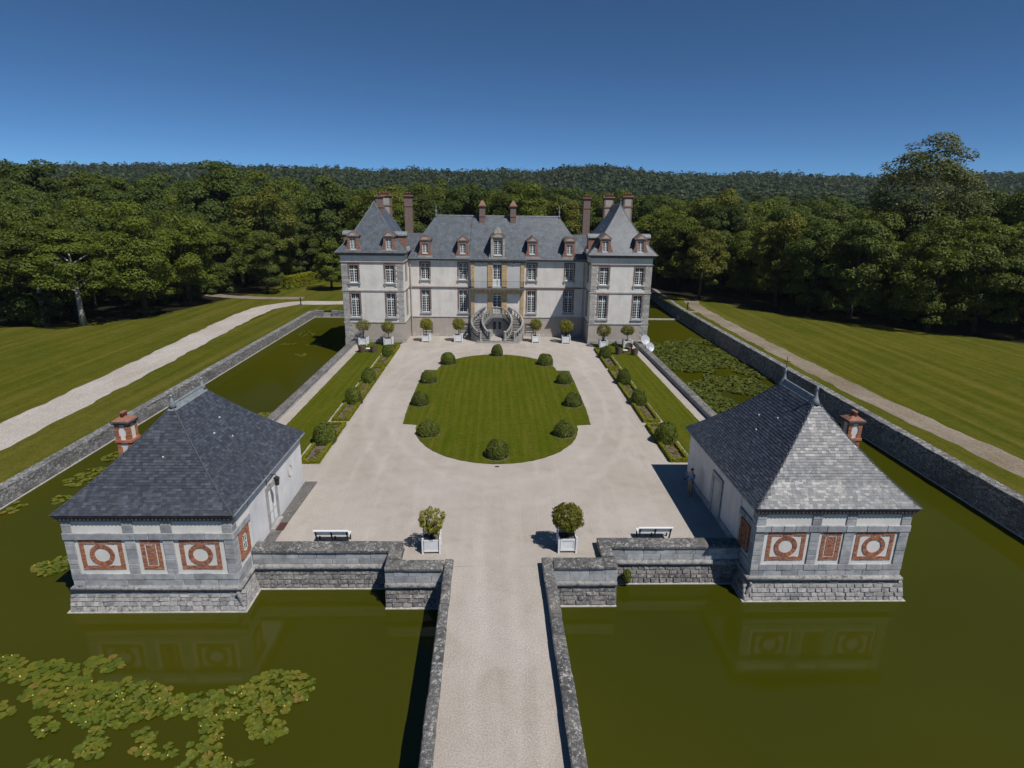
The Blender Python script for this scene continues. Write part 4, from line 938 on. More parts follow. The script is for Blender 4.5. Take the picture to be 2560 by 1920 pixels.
# --- chimneys
def chimney(cx, cy, w_, dp, z0, z1, pots, mat=None, cap='flat'):
    c = B('chimney', mat or M['brick_old'], CH, (cx - w_ / 2, cx + w_ / 2, cy - dp / 2, cy + dp / 2, z0, z1 - .45))
    B('band', M['brick_dormer'], c, (cx - w_ / 2 - .05, cx + w_ / 2 + .05, cy - dp / 2 - .05, cy + dp / 2 + .05, z1 - 1.5, z1 - 1.4))
    if w_ > 1: B('panel', M['plaster_low'], c, (cx - w_ / 2 + .18, cx + w_ / 2 - .18, cy - dp / 2 - .012, cy - dp / 2, z0 + .2, z1 - 1.6), (cx - w_ / 2 + .18, cx + w_ / 2 - .18, cy - dp / 2 - .012, cy - dp / 2, z1 - 1.35, z1 - .55))
    B('cap', M['brick_dormer'], c, (cx - w_ / 2 - .06, cx + w_ / 2 + .06, cy - dp / 2 - .06, cy + dp / 2 + .06, z1 - .45, z1 - .33), (cx - w_ / 2 - .13, cx + w_ / 2 + .13, cy - dp / 2 - .13, cy + dp / 2 + .13, z1 - .33, z1 - .2))
    if cap == 'pyr':
        MB().frust((cx - w_ / 2 - .06, cx + w_ / 2 + .06, cy - dp / 2 - .06, cy + dp / 2 + .06), (cx - .08, cx + .08, cy - .08, cy + .08), z1 - .2, z1 + .35).build('cap_slope', M['brick_dormer'], c)
    else:
        for i in range(pots): MB().lathe([(.13, 0), (.11, .25), (.13, .28), (.12, .34)], (cx + (i - (pots - 1) / 2) * .34, cy, z1 - .2), 8).build('chimney_pot', M['terracotta'], c, True)
for s in (-1, 1):
    chimney(s * 1.86, 57.4, .68, .8, 12.4, 15.45, 0, cap='pyr')
    chimney(s * 10.86, 58.6, .85, 1.0, 10.5, 16.5, 2)
chimney(-13.4, 53.6, .72, .8, 13.3, 16.35, 1); chimney(-13.45, 58.2, 1.2, .9, 12.5, 16.5, 3)
chimney(13.45, 58.2, 1.2, .9, 12.5, 16.6, 3); chimney(15.35, 56.2, 1.08, .9, 11.5, 16.7, 3)

# --- horseshoe stair
ST = empty('horseshoe_stair', (0, 51.5, 0)); tag(ST, 'double curved stone stair with balustrades below the central doors', 'staircase')
def bez(t, P): 
    u = 1 - t; return P[0] * u ** 3 + P[1] * 3 * u * u * t + P[2] * 3 * u * t * t + P[3] * t ** 3
B('base_step', M['step'], ST, (-2.45, 2.6, 49.95, 50.35, .0, .1)); B('base_step', M['step'], ST, (-2.3, 2.45, 50.12, 50.5, .1, .22))
NS = 17
for s in (-1, 1):
    PI_ = [Vector((s * x, y)) for x, y in ((.86, 50.3), (2.0, 51.4), (2.1, 52.1), (.66, 52.75))]
    PO_ = [Vector((s * x, y)) for x, y in ((1.95, 50.3), (3.5, 51.3), (3.35, 52.6), (1.35, 53.42))]
    for i in range(NS):
        a, b = i / NS, (i + 1) / NS; z = .22 + (2.85 - .22) * (i + 1) / NS
        q = [bez(a, PI_), bez(a, PO_), bez(b, PO_), bez(b, PI_)]
        z0 = max(0, z - .75) if i > 6 else 0
        st_ = MB().prism([tuple(p) for p in (q if s > 0 else q[::-1])], z0, z - .045).build('step', M['slab'], ST); dn = (q[0] - q[3]).normalized() * .05; q2 = [q[0] + dn, q[1] + dn, q[2], q[3]]
        MB().prism([tuple(p) for p in (q2 if s > 0 else q2[::-1])], z - .045, z).build('tread', M['step'], st_)
    for nm, PP, offw in (('inner', PI_, 0), ('outer', PO_, 1)):
        rail = MB(); string = MB(); bl = MB(); N = 20; pts = []
        for i in range(N + 1):
            t_ = i / N; p = bez(t_, PP); z = .25 + (2.85 - .25) * t_; pts.append((p.x, p.y, z))
        for i in range(N):
            (xa, ya, za), (xb, yb_, zb) = pts[i], pts[i + 1]; dx, dy = xb - xa, yb_ - ya; l = math.hypot(dx, dy); nx, ny = -dy / l * .11, dx / l * .11
            def seg(m, lo, hi, k_=1.0): m.hexa([(xa - nx * k_, ya - ny * k_, za + lo), (xa + nx * k_, ya + ny * k_, za + lo), (xb + nx * k_, yb_ + ny * k_, zb + lo), (xb - nx * k_, yb_ - ny * k_, zb + lo), (xa - nx * k_, ya - ny * k_, za + hi), (xa + nx * k_, ya + ny * k_, za + hi), (xb + nx * k_, yb_ + ny * k_, zb + hi), (xb - nx * k_, yb_ - ny * k_, zb + hi)])
            seg(rail, .74, .86); seg(string, -.3 if offw == 0 else -.45, .12, .9)
            if offw: string.hexa([(xa - nx * .7, ya - ny * .7, 0), (xa + nx * .7, ya + ny * .7, 0), (xb + nx * .7, yb_ + ny * .7, 0), (xb - nx * .7, yb_ - ny * .7, 0), (xa - nx * .7, ya - ny * .7, za), (xa + nx * .7, ya + ny * .7, za), (xb + nx * .7, yb_ + ny * .7, zb), (xb - nx * .7, yb_ - ny * .7, zb)])
        rail.build('handrail', M['step'], ST); string.build('string_wall', M['step'], ST)
        prof = [(.05, .1), (.05, .16), (.035, .2), (.07, .32), (.065, .42), (.03, .6), (.05, .68), (.05, .76)]
        for i in range(12):
            t_ = (i + .7) / 12.5; p = bez(t_, PP); z = .25 + 2.6 * t_; o = MB().lathe(prof, (p.x, p.y, z), 6).build('baluster', M['step'], ST)
        p = PP[0]; MB().lathe([(.2, 0), (.2, .15), (.14, .2), (.14, .95), (.2, 1.0), (.2, 1.12), (.05, 1.2)], (p.x, p.y, .2), 4).build('newel_post', M['step'], ST)
ld_ = B('landing', M['step'], ST, (-1.35, 1.35, 52.7, YC, 2.62, 2.86)); MB().yprism([(-.7, 2.62), (.7, 2.62)] + [(.7 * math.cos(math.pi * i / 8), 2.25 + .3 * math.sin(math.pi * i / 8)) for i in range(9)][::-1] if False else [(-.75, 2.62), (-.75, 2.3), (-.45, 2.48), (.45, 2.48), (.75, 2.3), (.75, 2.62)], 52.68, 52.9).build('arch', M['step'], ST)
B('handrail', M['step'], ST, (-.68, .68, 52.68, 52.88, 3.6, 3.72)); B('landing_curb', M['step'], ST, (-.68, .68, 52.7, 52.86, 2.86, 2.97))
for i in range(7): MB().lathe([(.05, .1), (.035, .2), (.07, .32), (.03, .6), (.05, .74)], (-.54 + .18 * i, 52.78, 2.86), 6).build('baluster', M['step'], ST)
# ================================================================ GARDEN
def leaf_quads(rs, C, N, size, tilt=0.6, aspect=0.62, var=0.35):
    n = len(C); N = N + rs.normal(size=(n, 3)) * tilt; N /= np.linalg.norm(N, axis=1)[:, None] + 1e-9
    A = np.cross(N, rs.normal(size=(n, 3))); A /= np.linalg.norm(A, axis=1)[:, None] + 1e-9; Bv = np.cross(N, A)
    s = size * (1 + rs.uniform(-var, var, n))[:, None]; A = A * s; Bv = Bv * s * aspect
    k_ = rs.uniform(.15, .5, n)[:, None]
    return np.stack([C - A, C - Bv * 1.0 + A * (k_ - .3), C + A, C + Bv + A * (k_ - .3)], axis=1)
def sphere_dirs(rs, n): d = rs.normal(size=(n, 3)); return d / np.linalg.norm(d, axis=1)[:, None]
# lawns (thin raised turf)
def turf(name, poly, z=0.035, sub=True):
    o = MB().prism(poly, -0.02, z).build(name, M['lawn']); o['kind'] = 'structure'; return o
ov_ = []
for i in range(25): a = math.pi + math.pi * i / 24; ov_.append((5.8 * math.cos(a), 23.35 + 6.75 * math.sin(a)))
ov_ += [(6.82, 23.5), (6.98, 27.0), (7.0, 33.5), (6.95, 38.15)]
for i in range(25): a = math.pi * i / 24; ov_.append((5.75 * math.cos(a), 38.15 + 6.35 * math.sin(a)))
ov_ += [(-6.95, 38.15), (-7.0, 33.5), (-6.98, 27.0), (-6.82, 23.5)]
ed = []
for i in range(len(ov_)):
    a, b = Vector(ov_[i]), Vector(ov_[(i + 1) % len(ov_)]); n = max(1, int((b - a).length / .22))
    for j in range(n): p = a.lerp(b, j / n); ed.append((p.x + rnd.uniform(-.025, .025), p.y + rnd.uniform(-.025, .025)))
turf('lawn', ed)
def rag(x0, x1, y0, y1):
    e = []; n = int((y1 - y0) / .3)
    for j in range(n): e.append((x1 + rnd.uniform(-.025, .025), y0 + (y1 - y0) * j / n))
    e.append((x1, y1))
    for j in range(n): e.append((x0 + rnd.uniform(-.025, .025), y1 - (y1 - y0) * j / n))
    e.append((x0, y0)); return e
turf('lawn', rag(-15.05, -12.33, 14.6, 49.95)); turf('lawn', rag(12.33, 15.05, 15.5, 49.95))
turf('lawn', [(-12.34, 48.2), (-11.2, 48.2), (-10.75, 49.9), (-12.34, 49.95)], .034); turf('lawn', [(12.34, 47.4), (12.34, 49.95), (10.9, 49.9), (11.3, 47.6)], .034)
# beds
def hedge_quads(rs, boxes, dens, size):
    P = []; 
    for (x0, x1, y0, y1, z0, z1) in boxes:
        faces = [((x1 - x0) * (y1 - y0), 'top'), ((x1 - x0) * (z1 - z0), 'f'), ((x1 - x0) * (z1 - z0), 'b'), ((y1 - y0) * (z1 - z0), 'l'), ((y1 - y0) * (z1 - z0), 'r')]
        for ar, f in faces:
            n = int(ar * dens); u, v = rs.uniform(size=n), rs.uniform(size=n); C = np.zeros((n, 3)); N = np.zeros((n, 3))
            X, Yv, Zv = x0 + (x1 - x0) * u, y0 + (y1 - y0) * u, z0 + (z1 - z0) * v
            if f == 'top': C[:] = np.stack([X, y0 + (y1 - y0) * v, np.full(n, z1)], 1); N[:, 2] = 1
            elif f == 'f': C[:] = np.stack([X, np.full(n, y0), Zv], 1); N[:, 1] = -1
            elif f == 'b': C[:] = np.stack([X, np.full(n, y1), Zv], 1); N[:, 1] = 1
            elif f == 'l': C[:] = np.stack([np.full(n, x0), Yv, Zv], 1); N[:, 0] = -1
            else: C[:] = np.stack([np.full(n, x1), Yv, Zv], 1); N[:, 0] = 1
            C += rs.normal(size=(n, 3)) * size * .45
            P.append(leaf_quads(rs, C, N, size, .35))
    return np.concatenate(P)
rsg = np.random.RandomState(5)
beds = [(-1, 16.6, 23.3, 'flower bed with low box hedge nearest to the left pavilion'), (-1, 24.05, 38.65, 'long middle flower bed with two box domes on the left of the drive'), (-1, 39.25, 48.0, 'far flower bed with low hedge near the left tower'),
        (1, 16.9, 23.3, 'flower bed with low box hedge nearest to the right pavilion'), (1, 23.95, 38.5, 'long middle flower bed with two box domes on the right of the drive'), (1, 39.1, 47.2, 'far flower bed with low hedge near the right tower')]
for s, y0, y1, lab in beds:
    x0, x1 = (-12.02, -10.82) if s < 0 else (10.8, 12.05); t = empty('flower_bed', ((x0 + x1) / 2, y0, 0)); tag(t, lab, 'flower bed', 'hedged flower beds beside the drive')
    hw = .2; bxs = [(x0, x1, y0, y0 + hw, 0, .24), (x0, x1, y1 - hw, y1, 0, .24), (x0, x0 + hw, y0 + hw, y1 - hw, 0, .24), (x1 - hw, x1, y0 + hw, y1 - hw, 0, .24)]
    n0 = len(bxs); 
    m = MB()
    for b in bxs: m.box(b[0] + .03, b[1] - .03, b[2] + .03, b[3] - .03, 0, .21)
    m.build('hedge_stems', M['leaf_hedge'], t)['kind'] = 'stuff'
    mobj('hedge', quads_mesh('hedge', hedge_quads(rsg, bxs, 700, .04), M['leaf_hedge']), t)['kind'] = 'stuff'
    # lumpy soil
    m = MB(); nx, ny = 5, int((y1 - y0) / .25)
    for j in range(ny + 1):
        for i in range(nx + 1): m.v.append((x0 + .1 + (x1 - x0 - .2) * i / nx, y0 + .1 + (y1 - y0 - .2) * j / ny, .03 + rnd.uniform(0, .06)))
    for j in range(ny):
        for i in range(nx): a = j * (nx + 1) + i; m.f.append((a, a + 1, a + nx + 2, a + nx + 1))
    m.build('soil', M['soil'], t)
    # small plants
    P = []
    for _ in range(int((y1 - y0) * 3)):
        cx, cy = rnd.uniform(x0 + .35, x1 - .35), rnd.uniform(y0 + .35, y1 - .35); r_ = rnd.uniform(.07, .2); n = int(60 * r_ / .15)
        d = sphere_dirs(rsg, n); d[:, 2] = np.abs(d[:, 2]); P.append(leaf_quads(rsg, d * r_ * np.array([1, 1, .9]) + np.array([cx, cy, .06]), d, .04, .5))
    o = mobj('bedding_plants', quads_mesh('plants', np.concatenate(P), M['leaf_orange']), t); o['kind'] = 'stuff'
# topiary domes
DOME = []
for i in range(3):
    rs = np.random.RandomState(20 + i); d = sphere_dirs(rs, 6500); d = d[d[:, 2] > -.28][:4200]
    lump = 1 + .075 * np.sin(d[:, 0] * 5 + i) * np.cos(d[:, 1] * 4 + 2 * i) + rs.normal(size=len(d)) * .02
    C = d * lump[:, None]; C[:, 2] = np.maximum(C[:, 2], -.25) * .9
    q = leaf_quads(rs, C + d * rs.uniform(-.03, .05, (len(d), 1)), d, .062, .6); 
    core = MB(); n = 16
    core.lathe([(.02, .84)] + [(.93 * math.cos(a), .86 * math.sin(a)) for a in [1.3, .9, .5, .2, 0, -.25]], (0, 0, 0), n)
    DOME.append((quads_mesh('foliage', q, M['leaf_box']), core.mesh('core', True))); DOME[-1][1].materials.append(M['leaf_core'])
sr = MB(); sr.lathe([(1.16, -.26), (1.13, -.235), (.3, -.225)], (0, 0, 0), 22); SOILR = sr.mesh('soil_ring'); SOILR.materials.append(M['soil'])
def dome(x, y, r, h, label, grp):
    i = rnd.randrange(3); t = local('topiary_dome'); t.location = (x, y, 0.03 + .25 * h / 1.15); t.rotation_euler = (0, 0, rnd.uniform(0, 6.28)); r *= .92 * rnd.uniform(.96, 1.05); t.scale = (r, r * rnd.uniform(.93, 1.07), h / 1.15)
    for nm, me in (('foliage', DOME[i][0]), ('core', DOME[i][1])) + ((('soil_ring', SOILR),) if grp == G1 else ()):
        o = bpy.data.objects.new(nm, me); col.objects.link(o); o.parent = t
    tag(t, label, 'topiary', grp)
G1 = 'clipped box domes around the oval lawn'; G2 = 'clipped box domes in the flower beds'
for x, y, r, h, lab in ((0, 17.75, .76, 1.05, 'clipped box dome at the front tip of the oval lawn'), (-4.75, 21.5, .78, .95, 'flattish clipped box dome at the front left curve of the lawn'), (4.65, 21.45, .76, 1.0, 'clipped box dome at the front right curve of the lawn'),
    (-6.1, 27.95, .76, .98, 'clipped box dome on left straight lawn edge, second from the front'), (6.05, 27.9, .76, .98, 'clipped box dome on right straight lawn edge, second from the front'),
    (-6.1, 34.15, .75, 1.0, 'clipped box dome on left straight lawn edge near its far corner'), (6.0, 34.1, .75, 1.0, 'clipped box dome on right straight lawn edge near its far corner'),
    (-4.9, 40.6, .8, 1.1, 'clipped box dome at the far left curve of the lawn'), (4.8, 40.5, .78, 1.08, 'clipped box dome at the far right curve of the lawn'), (0, 44.1, .7, 1.15, 'clipped box dome facing the stair at the far lawn tip')):
    dome(x, y, r, h, lab, G1)
for s, sd in ((-1, 'left'), (1, 'right')):
    for y, r, h, w_ in ((20.0, .74, 1.35, 'next to the %s pavilion'), (28.2, .70, 1.25, 'at the front of the middle %s bed'), (34.0, .68, 1.25, 'at the back of the middle %s bed'), (43.5, .66, 1.2, 'near the %s tower')):
        dome(s * 11.4, y + (0.2 if s > 0 and y < 21 else 0), r, h, 'clipped dome in a flower bed ' + w_ % sd, G2)
# planter boxes
def planter(style, w_=.84, h=.78):
    t = local('planter_box'); hw = w_ / 2
    def part(nm, mb, mt, par=None): o = mobj(nm, mb.mesh(nm), None, mt); o.parent = par or t; return o
    z0 = .1
    for a in range(4):
        m = MB(); R4 = Matrix.Rotation(a * math.pi / 2, 3, 'Z')
        if style == 'slat':
            bx = [(-hw + .07, hw - .07, -hw + .02, -hw + .035, z0 + .06, h - .04), (-hw + .06, hw - .06, -hw, -hw + .03, z0, z0 + .08), (-hw + .06, hw - .06, -hw, -hw + .03, h - .1, h - .02)] + [(-hw + .09 + i * (w_ - .18) / 9, -hw + .09 + (i + .75) * (w_ - .18) / 9, -hw + .008, -hw + .025, z0 + .08, h - .1) for i in range(9)]
        else:
            bx = [(-hw + .07, hw - .07, -hw + .02, -hw + .035, z0 + .05, h - .03), (-hw + .06, hw - .06, -hw, -hw + .03, z0, z0 + .1), (-hw + .06, hw - .06, -hw, -hw + .03, h - .12, h - .02), (-hw + .07, -hw + .14, -hw + .005, -hw + .03, z0 + .1, h - .12), (hw - .14, hw - .07, -hw + .005, -hw + .03, z0 + .1, h - .12)]
        for b in bx: m.box(*b)
        m.v = [tuple(R4 @ Vector(v)) for v in m.v]; part('panel', m, M['white_paint'])
    for sx in (-1, 1):
        for sy in (-1, 1):
            p = part('post', MB().box(sx * hw - .04, sx * hw + .04, sy * hw - .04, sy * hw + .04, 0, h + .02), M['white_paint'])
            part('knob', MB().lathe([(.02, 0), (.045, .03), (.045, .06), (.01, .09)], (sx * hw, sy * hw, h + .02), 8), M['white_paint'], p)
    part('soil', MB().box(-hw + .04, hw - .04, -hw + .04, hw - .04, h - .18, h - .12), M['soil'])
    return t
PB1, PB2 = planter('slat'), planter('panel', .80, .74)
def orange_tree(seed, r, rz, zc, n, irregular=0.0, stems=1, zb=.62):
    rs = np.random.RandomState(seed); t = local('orange_tree'); np_ = 40; P = []
    for i in range(np_):
        zz = 1 - 2 * (i + .5) / np_; ph = i * 2.39996 + rs.normal() * .2; d = np.array([math.sqrt(1 - zz * zz) * math.cos(ph), math.sqrt(1 - zz * zz) * math.sin(ph), zz])
        rad = rs.uniform(.66, .80) * (1 + irregular * rs.uniform(-.35, .45)); c = d * np.array([r, r, rz]) * rad + np.array([0, 0, zc]); pr = r * rs.uniform(.26, .34) * (1 - irregular * .25)
        dd = sphere_dirs(rs, n // np_); dd = dd[dd @ d > -.5]; P.append(leaf_quads(rs, c + dd * pr * rs.uniform(.7, 1.08, (len(dd), 1)), dd + np.array([0, 0, .4]), .058, .5, .45))
    o = mobj('crown', quads_mesh('crown', np.concatenate(P), M['leaf_orange'])); o.parent = t
    m = MB(); 
    for i in range(stems):
        a = 6.28 * i / max(1, stems) + seed; e = .12 if stems > 1 else .02
        m.tube([(math.cos(a) * .03, math.sin(a) * .03, zb), (math.cos(a) * e * 1.5, math.sin(a) * e * 1.5, zc - rz * .75), (math.cos(a) * e * 3, math.sin(a) * e * 3, zc)], [.045, .035, .015], 6)
    for i in range(6): a = i * 1.05; m.tube([(0, 0, zc - rz * .7), (math.cos(a) * r * .6, math.sin(a) * r * .6, zc + .1)], [.025, .008], 5)
    o = mobj('trunk', m.mesh('trunk'), None, M['bark']); o.parent = t; return t
GB, GT = 'white planter boxes', 'potted orange trees in white boxes'
ft = [(-3.0, 7.25, PB1, .92, orange_tree(1, .66, .58, 1.48, 2300, .95, 4), 1.0, 'irregular yellow green orange tree left of the bridge end', 'white slatted planter box left of the bridge end'),
      (3.22, 7.3, PB2, 1.0, orange_tree(2, .74, .66, 1.62, 7000, .05, 3), 1.0, 'dense round orange tree right of the bridge end', 'white panelled planter box right of the bridge end')]
T3, T4, T5, T6 = orange_tree(3, .76, .7, 2.05, 4200, .06, 1, .7), orange_tree(4, .8, .62, 2.2, 2400, .6, 1, .7), orange_tree(5, .82, .75, 1.95, 3600, .25, 4, .7), orange_tree(6, .8, .5, 1.95, 3400, .15, 1, .7)
far = [(-15.0, 48.7, T4, 'sparse orange tree by the parapet at the left tower', 'white planter box by the parapet at the left tower'), (-12.2, 48.6, T3, 'round orange tree before the left tower nearer the drive', 'white planter box before the left tower nearer the drive'),
       (-8.2, 50.7, T3, 'round orange tree before the outer window of left wing', 'white planter box before the outer window of left wing'), (-4.5, 50.8, T3, 'round orange tree just left of the horseshoe stair', 'white planter box just left of the horseshoe stair'),
       (4.5, 50.85, T3, 'round orange tree just right of the horseshoe stair', 'white planter box just right of the horseshoe stair'), (8.0, 50.5, T5, 'shaded orange tree with pale flowers before the right wing', 'white planter box before the right wing beside the shaded wall'),
       (11.95, 48.2, T5, 'loose orange tree on several stems before the right tower', 'white planter box before the right tower nearer the drive'), (14.7, 48.3, T6, 'flat topped orange tree by the parapet at the right tower', 'white planter box by the parapet at the right tower')]
used = set()
def put(proto, loc, rz, sc_, label, cat, grp):
    o = proto if proto.name not in used else copy_tree(proto); used.add(proto.name); used.add(o.name)
    o.location = loc; o.rotation_euler = (0, 0, rz); o.scale = (sc_,) * 3; tag(o, label, cat, grp); return o
for x, y, b, bs, tr, ts, l1, l2 in ft: put(b, (x, y, 0), rnd.uniform(-.06, .06), bs, l2, 'planter', GB); put(tr, (x, y, 0), 0, ts, l1, 'tree', GT)
for i, (x, y, tr, l1, l2) in enumerate(far): put(PB1 if i % 2 else PB2, (x, y, .03 if abs(x) > 10 else 0), rnd.uniform(-.06, .06), 1.06, l2, 'planter', GB); put(tr, (x, y, .03), rnd.uniform(0, 6), 1.0, l1, 'tree', GT)
# benches (backs to the walls)
def bench(x0, x1, y, label):
    t = empty('bench', ((x0 + x1) / 2, y, 0)); tag(t, label, 'bench', 'white courtyard benches')
    for i in range(4): B('seat_slat', M['white_paint'], t, (x0, x1, y + .08 + i * .1, y + .165 + i * .1, .40, .43))
    for i in range(3):
        ya, yb_ = y - .055 * i, y - .055 * i - .048; za, zb = .50 + i * .1, .588 + i * .1
        MB().hexa([(x0, ya - .02, za), (x1, ya - .02, za), (x1, ya + .005, za), (x0, ya + .005, za), (x0, yb_ - .02, zb), (x1, yb_ - .02, zb), (x1, yb_ + .005, zb), (x0, yb_ + .005, zb)]).build('back_slat', M['white_paint'], t)
    B('top_rail', M['white_paint'], t, (x0 - .03, x1 + .03, y - .235, y - .115, .79, .825))
    for x in (x0 + .06, (x0 + x1) / 2, x1 - .06):
        B('leg', M['iron'], t, (x - .03, x + .03, y + .42, y + .47, 0, .40)); MB().hexa([(x - .03, y + .06, 0), (x + .03, y + .06, 0), (x + .03, y + .11, 0), (x - .03, y + .11, 0), (x - .03, y - .205, .79), (x + .03, y - .205, .79), (x + .03, y - .165, .79), (x - .03, y - .165, .79)]).build('leg', M['iron'], t)
bench(-8.42, -6.87, 7.66, 'white slatted bench behind the left court wall'); bench(6.68, 8.25, 7.9, 'white slatted bench behind the right court wall')
# wicker garden furniture
CHR = local('wicker_chair'); m = MB(); n = 12; ang = [math.pi * (-.12 + 1.24 * i / n) for i in range(n + 1)]
for r0, r1, zz in ((.30, .30, 0), (.33, .29, .42), (.36, .31, .62)): pass
for i in range(n):
    a, b = ang[i], ang[i + 1]; hh = lambda q: .62 + .2 * max(0, math.sin(q)) ** 2
    f = lambda q, r_, z: (r_ * math.cos(q), r_ * math.sin(q), z)
    m.hexa([f(a, .31, 0), f(b, .31, 0), f(b, .27, 0), f(a, .27, 0), f(a, .40, hh(a)), f(b, .40, hh(b)), f(b, .35, hh(b)), f(a, .35, hh(a))])
o = mobj('backrest', m.mesh('backrest'), None, M['wicker']); o.parent = CHR
o = mobj('seat', MB().lathe([(.27, 0), (.29, .36), (.29, .42), (.2, .44)], (0, 0, 0), 14).mesh('seat'), None, M['wicker']); o.parent = CHR
GC = 'wicker garden chairs'
put(CHR, (-14.45, 45.2, .035), math.pi * .65, 1.08, 'brown wicker tub chair beside the left path, on the outer side of the table', 'chair', GC); put(CHR, (-13.2, 45.2, .035), -math.pi * .7, 1.08, 'brown wicker tub chair on left lawn, between the table and the bed', 'chair', GC)
put(CHR, (13.1, 45.0, .035), math.pi * .75, 1.08, 'wicker tub chair on right lawn, nearest to the flower bed', 'chair', GC); put(CHR, (14.5, 46.4, .035), -.3, 1.08, 'wicker tub chair on right lawn, behind the table', 'chair', GC); put(CHR, (14.75, 44.7, .035), -math.pi * .9, 1.08, 'wicker tub chair on right lawn, nearest to the parapet path', 'chair', GC)
for x, y, lab in ((-13.8, 45.4, 'small low table between two wicker chairs on left lawn'), (13.9, 45.4, 'small low table among three wicker chairs on right lawn')):
    t = empty('side_table', (x, y, 0)); tag(t, lab, 'table', 'low garden tables'); B('table_top', M['white_paint'], t, (x - .24, x + .24, y - .24, y + .24, .37, .40)); B('frame', M['wicker'], t, (x - .22, x + .22, y - .22, y + .22, .035, .37))
# satellite dishes on the outside of the right parapet
for x, y, z, r_, lab in ((16.85, 48.9, .75, .58, 'larger pale satellite dish mounted on the right parapet by the tower'), (16.85, 46.6, .45, .52, 'smaller pale satellite dish mounted on the right parapet')):
    t = empty('satellite_dish', (x, y, z)); tag(t, lab, 'satellite dish'); D_ = Vector((.35, -.85, .4)).normalized(); a = D_.orthogonal().normalized(); b = D_.cross(a); m = MB(); n = 18
    for r2 in (0.02, .35, .7, 1.0): m.v += [tuple(Vector((x, y, z)) + (a * math.cos(6.2832 * j / n) + b * math.sin(6.2832 * j / n)) * r_ * r2 + D_ * (.22 * r_ * r2 * r2)) for j in range(n)]
    for i in range(3): m.f += [(i * n + j, i * n + (j + 1) % n, (i + 1) * n + (j + 1) % n, (i + 1) * n + j) for j in range(n)]
    m.f.append(tuple(range(n))); m.build('reflector', M['dish'], t, True)
    MB().tube([tuple(Vector((x, y, z)) - b * r_ * .9), tuple(Vector((x, y, z)) + D_ * r_ * .8)], .018, 5).build('feed_arm', M['dish'], t); MB().tube([(16.55, y + .1, .3), (16.7, y + .1, .4), (x, y, z)], .03, 6).build('mount', M['iron'], t)
o = B('drain_cover', M['iron'], None, (-.12, .12, 16.18, 16.33, .004, .015)); tag(o, 'small dark drain cover in the gravel before the lawn', 'drain cover')
for x, y, z, lab in ((-31.7, 79.2, LZ, 'dark iron post beside the road bend behind the left moat'), (29.25, 72.9, RZ, 'dark iron post on the grass behind the right moat')):
    t = empty('iron_post', (x, y, z)); tag(t, lab, 'post'); MB().lathe([(.16, 0), (.16, .1), (.1, .16), (.09, .95), (.14, 1.0)], (x, y, z), 8).build('post', M['iron'], t); MB().lathe([(.14, 0), (.16, .1), (.08, .2), (.02, .24)], (x, y, z + 1.0), 8).build('cap', M['iron'], t)
# a shrub rooted in the wall foot
rs = np.random.RandomState(77); d = sphere_dirs(rs, 900); C = d * np.array([.2, .16, .38]) * rs.uniform(.6, 1.0, (900, 1)) + np.array([5.95, 6.5, -.98])
t = empty('wall_plant', (5.95, 6.6, WZ)); tag(t, 'leafy green plant growing from the right court wall foot', 'plant'); mobj('leaves', quads_mesh('leaves', leaf_quads(rs, C, d + np.array([0, -.4, .6]), .07, .5, .4), M['leaf_oak']), t); MB().tube([(5.95, 6.75, -1.3), (5.95, 6.55, -1.1), (5.95, 6.5, -.9)], [.03, .02, .01], 5).build('stem', M['bark'], t)

# ---------------------------------------------------------------- person in the shade of the right pavilion
def skin(name, verts, edges, rad, mat, parent, sub=2, root=0):
    me = bpy.data.meshes.new(name); me.from_pydata(verts, edges, []); me.materials.append(mat)
    o = bpy.data.objects.new(name, me); col.objects.link(o); o.parent = parent
    o.modifiers.new('Skin', 'SKIN')
    for i, r_ in enumerate(rad):
        sv = me.skin_vertices[0].data[i]; sv.radius = r_ if isinstance(r_, tuple) else (r_, r_); sv.use_root = (i == root)
    s_ = o.modifiers.new('Subsurf', 'SUBSURF'); s_.levels = sub; s_.render_levels = sub
    me.polygons.foreach_set('use_smooth', [True] * len(me.polygons)); return o
PE = local('person'); tag(PE, 'person in blue shirt and khaki trousers standing at the shaded pavilion corner', 'person')
V = [(0, 0, .95), (0, 0, 1.12), (.0, 0, 1.3), (-.01, 0, 1.42), (-.015, 0, 1.52), (-.03, 0, 1.63), (-.03, 0, 1.70),
     (0, .18, 1.40), (-.03, .23, 1.15), (-.24, .16, 1.10), (-.31, .13, 1.12), (0, -.18, 1.40), (-.03, -.23, 1.15), (-.24, -.15, 1.10), (-.31, -.12, 1.12),
     (0, .09, .88), (.0, .10, .48), (.02, .10, .09), (-.12, .11, .04), (0, -.09, .88), (-.02, -.10, .48), (.0, -.10, .09), (-.14, -.11, .04)]
E_ = [(0, 1), (1, 2), (2, 3), (3, 4), (4, 5), (5, 6), (3, 7), (7, 8), (8, 9), (9, 10), (3, 11), (11, 12), (12, 13), (13, 14), (0, 15), (15, 16), (16, 17), (17, 18), (0, 19), (19, 20), (20, 21), (21, 22)]
Rr = [(.13, .15), (.12, .14), (.12, .16), (.08, .12), .055, .095, .085, .055, .045, .035, .03, .055, .045, .035, .03, .085, .06, .045, .035, .085, .06, .045, .035]
skin('body', V, E_, Rr, M['skin'], PE)
skin('shirt', [V[i] for i in (0, 1, 2, 3, 7, 8, 9, 11, 12, 13)], [(0, 1), (1, 2), (2, 3), (3, 4), (4, 5), (5, 6), (3, 7), (7, 8), (8, 9)], [(.15, .18), (.14, .17), (.145, .19), (.1, .15), .075, .06, .05, .075, .06, .05], M['cloth_blue'], PE)
